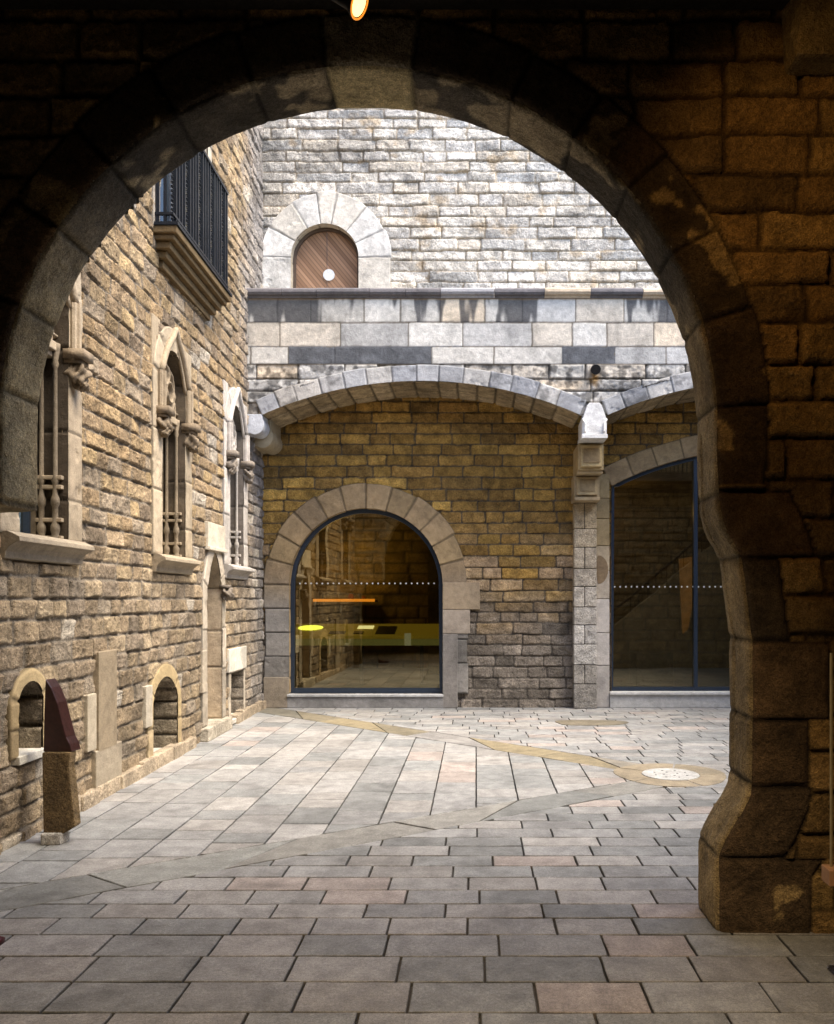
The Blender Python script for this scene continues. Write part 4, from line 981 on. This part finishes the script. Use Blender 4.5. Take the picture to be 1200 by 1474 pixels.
# groove moulding on the right jamb
gm = ((S > s_at(.72)) & (S < sa)).astype(float); h -= gm*.012*np.exp(-((WW-.24)/.012)**2)
c = pick(B*3+5, [(.40,.305,.16),(.34,.255,.13),(.44,.34,.18),(.29,.22,.115)])
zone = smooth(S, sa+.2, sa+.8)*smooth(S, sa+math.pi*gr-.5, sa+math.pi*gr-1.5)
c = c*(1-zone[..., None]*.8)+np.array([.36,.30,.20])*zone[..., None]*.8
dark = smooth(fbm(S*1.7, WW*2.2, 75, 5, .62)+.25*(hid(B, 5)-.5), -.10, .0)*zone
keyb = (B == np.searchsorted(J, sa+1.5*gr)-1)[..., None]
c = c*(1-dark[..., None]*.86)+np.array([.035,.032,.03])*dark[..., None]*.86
c = np.where(keyb, np.array([.56,.46,.25]), c)
c = c*(1+.22*n1+.12*n2)[..., None]*(.4+.6*mask)[..., None]
PX = P[None, :, 0]-nr[None, :, 0]*-h*-1; 
# nr points outward or inward? make sure it points into the stone
cenx = np.array([gcx, 1.6]); sgn = np.sign(((P-cenx)*nr).sum(1).mean())
PX = P[None, :, 0]-sgn*nr[None, :, 0]*h; PZ = P[None, :, 1]-sgn*nr[None, :, 1]*h
yb = WW+D0+.013*(1+.8*fbm(P[None,:,0]*9+WW*0, P[None,:,1]*9+WW*0, 3))*(np.exp(-WW/.012)-np.exp(-(D1-D0-WW)/.012))
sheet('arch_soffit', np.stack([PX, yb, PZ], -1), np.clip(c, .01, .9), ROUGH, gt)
# upper storey over the arch, on the courtyard side
m_ = MB(); m_.c = (.44,.36,.25); m_.box(-3.6, 6.6, D0+.02, D1-.01, 4.74, 6.1); m_.build('upper_storey', ROUGH, gt)
m_ = MB(); m_.c = (.12,.10,.08); m_.box(3.0, 6.4, D1, D1+.55, 4.42, 4.62); m_.build('gallery_slab', DRESSED, gt)
m_ = MB(); m_.box(3.0, 6.4, D1+.50, D1+.54, 5.45, 5.50)
for k in range(34): m_.box(3.02+.1*k, 3.04+.1*k, D1+.51, D1+.53, 4.62, 5.45)
m_.build('gallery_railing', DARKMETAL, gt)
# stone corbel under the beam, top right
m_ = MB(); m_.c = (.34,.25,.11); x0 = (1140-685)/1200*3.83; m_.quadbox([(x0+.02,3.83,4.10),(x0+.02,4.0,4.10),(x0+.6,4.0,4.10),(x0+.6,3.83,4.10),(x0+.05,3.80,4.5),(x0+.0,4.0,4.5),(x0+.6,4.0,4.5),(x0+.6,3.80,4.5)])
m_.build('corbel', ROUGH, gt, bevel=.02)
# passage: ceiling, side walls, end
pa = empty('passage_shell', (0, 0, 0)); tag(pa, 'dark passage ceiling and walls enclosing the viewpoint before the arch', 'building')
DK = stone_mat('passage_plaster', .2, 30, .9)
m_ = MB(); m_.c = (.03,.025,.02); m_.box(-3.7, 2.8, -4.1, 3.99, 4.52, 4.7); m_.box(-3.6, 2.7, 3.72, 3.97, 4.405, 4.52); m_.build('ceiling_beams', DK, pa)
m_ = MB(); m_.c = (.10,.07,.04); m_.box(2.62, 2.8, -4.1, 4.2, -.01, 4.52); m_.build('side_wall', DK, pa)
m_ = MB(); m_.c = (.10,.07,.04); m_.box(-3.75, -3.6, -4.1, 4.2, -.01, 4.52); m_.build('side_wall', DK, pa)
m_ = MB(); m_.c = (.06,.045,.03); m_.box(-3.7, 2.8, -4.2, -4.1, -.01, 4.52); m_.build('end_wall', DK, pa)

# spotlight: tilted head with a glowing lens
sp = empty('spotlight', (-.44, 3.1, 3.84)); tag(sp, 'small glowing spotlight hanging from the dark ceiling above the arch crown', 'spotlight')
ctr = Vector(((513-685)/1200*3.1, 3.1, 1.6+(862-3)/1200*3.1))
ax = Vector((.80, -.13, -.50)).normalized()          # where the lens faces
q = Vector((0,0,1)).rotation_difference(ax)
def S3(x, y, z): 
    p = q @ Vector((x, y, z))+ctr; return (p.x, p.y, p.z)
m_ = MB(); m_.lathe((0,0,0), [(.02,-.13),(.032,-.12),(.038,-.02),(.052,.0),(.055,.012),(.050,.016),(.046,.006)], 24, M=S3); m_.build('housing', BLACK, sp, smoothf=True)
m_ = MB(); m_.lathe((0,0,0), [(.002,.009),(.04,.010),(.045,.012)], 24, M=S3); m_.build('lens', mat('hot_lens', (1,.8,.5), .4, emit=(1,.55,.17), estr=.9), sp, smoothf=True)
m_ = MB(); m_.tube([S3(.052*math.cos(a), .052*math.sin(a), .014) for a in np.linspace(0, 2*math.pi, 33)], .0035, 6); m_.build('lit_rim', mat('lit_rim', (1,.4,.1), .4, emit=(1,.28,.02), estr=.28), sp, smoothf=True)
m_ = MB(); m_.tube([(ctr.x+.05, 3.1, ctr.z+.03), (ctr.x+.10, 3.1, ctr.z+.15), (ctr.x+.10, 3.1, 4.52)], .010); m_.build('bracket', BLACK, sp)
# fixture's beam on the right-hand wall; unseen lamp added to brighten the foreground floor
def spot(loc, tgt, en, ang, col=(1,.56,.2), r=.04, blend=.8):
    l = bpy.data.lights.new('spot_beam', 'SPOT'); l.energy = en; l.spot_size = R(ang); l.spot_blend = blend; l.color = col; l.shadow_soft_size = r
    o = bpy.data.objects.new('spot_beam', l); C.objects.link(o); o.location = loc
    o.rotation_euler = (Vector(loc)-Vector(tgt)).to_track_quat('Z', 'Y').to_euler(); return o
spot((.6, 2.6, 4.2), (2.2, 4.0, 2.7), 8.5, 95, blend=1)
spot((.3, 1.2, 4.2), (-.5, 2.9, 0), 150, 78, (1,.74,.44))

# thin rod with box at the right frame edge
rd = empty('thin_rod', (1.40, 3.3, 0)); tag(rd, 'thin pale metal rod with small wooden box at the right edge', 'rod')
kx = 3.3/1200; m_ = MB()
X_ = (1196-685)*kx; m_.tube([(X_, 3.3, 1.6+(862-940)*kx), (X_, 3.3, 1.6+(862-1248)*kx)], .006, 8); m_.build('rod', mat('pale_brass', (.35,.28,.15), .4, .5), rd)
m_ = MB(); m_.box((1186-685)*kx, (1212-685)*kx, 3.25, 3.33, 1.6+(862-1270)*kx, 1.6+(862-1247)*kx); m_.build('box', mat('box_wood', (.32,.17,.08), .6), rd, bevel=.004)
m_ = MB(); m_.tube([((1203-685)*kx, 3.3, 1.6+(862-1270)*kx), ((1206-685)*kx, 3.3, .0)], .008, 8); m_.build('foot', BLACK, rd)

# dark leaning stone shard standing on the paving by the left wall
D_S = 5.44; kx = D_S/1200
def pz(x, y, D=D_S): return ((x-685)/1200*D, 1.6+(862-y)/1200*D)
sd_ = empty('stone_post', (-2.75, D_S, 0)); tag(sd_, 'dark pointed stone shard post with brown lower half standing by the left wall', 'stone post')
low = [pz(*p) for p in ((60,1083),(101,1083),(99,1105),(104,1150),(108,1190),(84,1204),(62,1215))]
low = [(a, max(b, 0)) for a, b in low]
m_ = MB(); m_.c = (.17,.115,.055)
m_.prism(low, lambda a, b: (a, D_S+.0, b), lambda a, b: (a+.0, D_S+.09, b)); m_.build('lower_stone', ROUGH, sd_, bevel=.012)
m_ = MB(); m_.c = (.55,.52,.48); a, b = pz(62,1200); a2, b2 = pz(90,1186)
m_.box(a-.004, a2, D_S-.03, D_S+.1, 0, .075); m_.build('foot', ROUGH, sd_, bevel=.012)
up = [pz(*p) for p in ((60,1083),(61,1030),(63,978),(71,990),(80,1012),(87,1040),(93,1062),(98,1072),(101,1083))]
m_ = MB(); m_.prism(up, lambda a, b: (a, D_S+.02, b), lambda a, b: (a+.015, D_S+.12, b)); m_.build('upper_slab', mat('maroon_slab', (.035,.012,.010), .35, contrast=.3, bump=.2), sd_, bevel=.006)

# toe of a dark red shoe at the left edge
D_H = 3.88; kx = D_H/1200; tx = (6-685)*kx
m_ = MB(); rings = []
for k in range(9):
    t = k/8; w_ = .045*math.sin(math.pi*min(1, .12+t*.9))**.5 if t < .9 else .03; w_ = .02+.03*math.sin(math.pi*(.1+.8*t)); hh = .03+.035*t**.7+(.06*max(0, t-.6))
    cx = tx-.27*t; rings.append([(cx, D_H-.02+w_*math.cos(a), max(.0, hh*.5+hh*.55*math.sin(a))) for a in np.linspace(0, 2*math.pi, 13)[:-1]])
m_.loft(rings); shoe = m_.build('shoe', mat('dark_red_leather', (.06,.006,.008), .4), smoothf=True); tag(shoe, 'toe of a dark red shoe poking in at the left picture edge', 'shoe')

# ================================================================== COURTYARD RIGHT SIDE (mostly seen in reflection) and stair
cr_ = empty('side_building', (6.5, 8, 0)); tag(cr_, 'tall stone building closing the right side of the courtyard', 'building')
wall('stone_wall', 4.3, 12.4, 0, 6.5, .05, lambda u, v, n: (6.45-n, u, v), ROUGH, cr_, 61, (.17,.2), (.3,.6), .03, 'left')
m_ = MB(); m_.c = (.4,.33,.23); m_.box(6.47, 6.9, 4.0, 12.8, 0, 6.5); m_.build('wall_core', ROUGH, cr_)
st_ = empty('outdoor_stair', (4.6, 4.8, 0)); tag(st_, 'stone stair rising against the courtyard side of the archway wall', 'stair')
m_ = MB(); m_.c = (.45,.42,.36)
for k in range(15): m_.box(3.2+.21*k, 6.4, 4.40, 5.35, .17*k, .17*(k+1)-.001)
m_.build('stair_steps', DRESSED, st_, bevel=.01)
m_ = MB(); m_.c = (.42,.36,.26); m_.prism([(3.1,0),(6.4,0),(6.4,3.45),(6.0,3.3),(3.1,.9)], lambda a, b: (a, 5.36, b), lambda a, b: (a, 5.50, b)); m_.build('parapet', ROUGH, st_)
m_ = MB(); m_.tube([(3.1,5.43,1.25),(6.2,5.43,3.85)], .025)
m_.build('handrail', BLACK, st_)
for k in range(8): m_ = MB(); xx = 3.15+.42*k; m_.tube([(xx,5.43,.9+(xx-3.1)*.83),(xx,5.43,1.25+(xx-3.1)*.84)], .012); m_.build('baluster', BLACK, st_)
# repeats share a group phrase
for o in bpy.data.objects:
    if o.parent is None and o.name.startswith('tablet'): o['group'] = 'tablets lying on the lit counter'
    if o.parent is None and o.name.startswith('clay_pot'): o['group'] = 'pots on the glowing shelf'
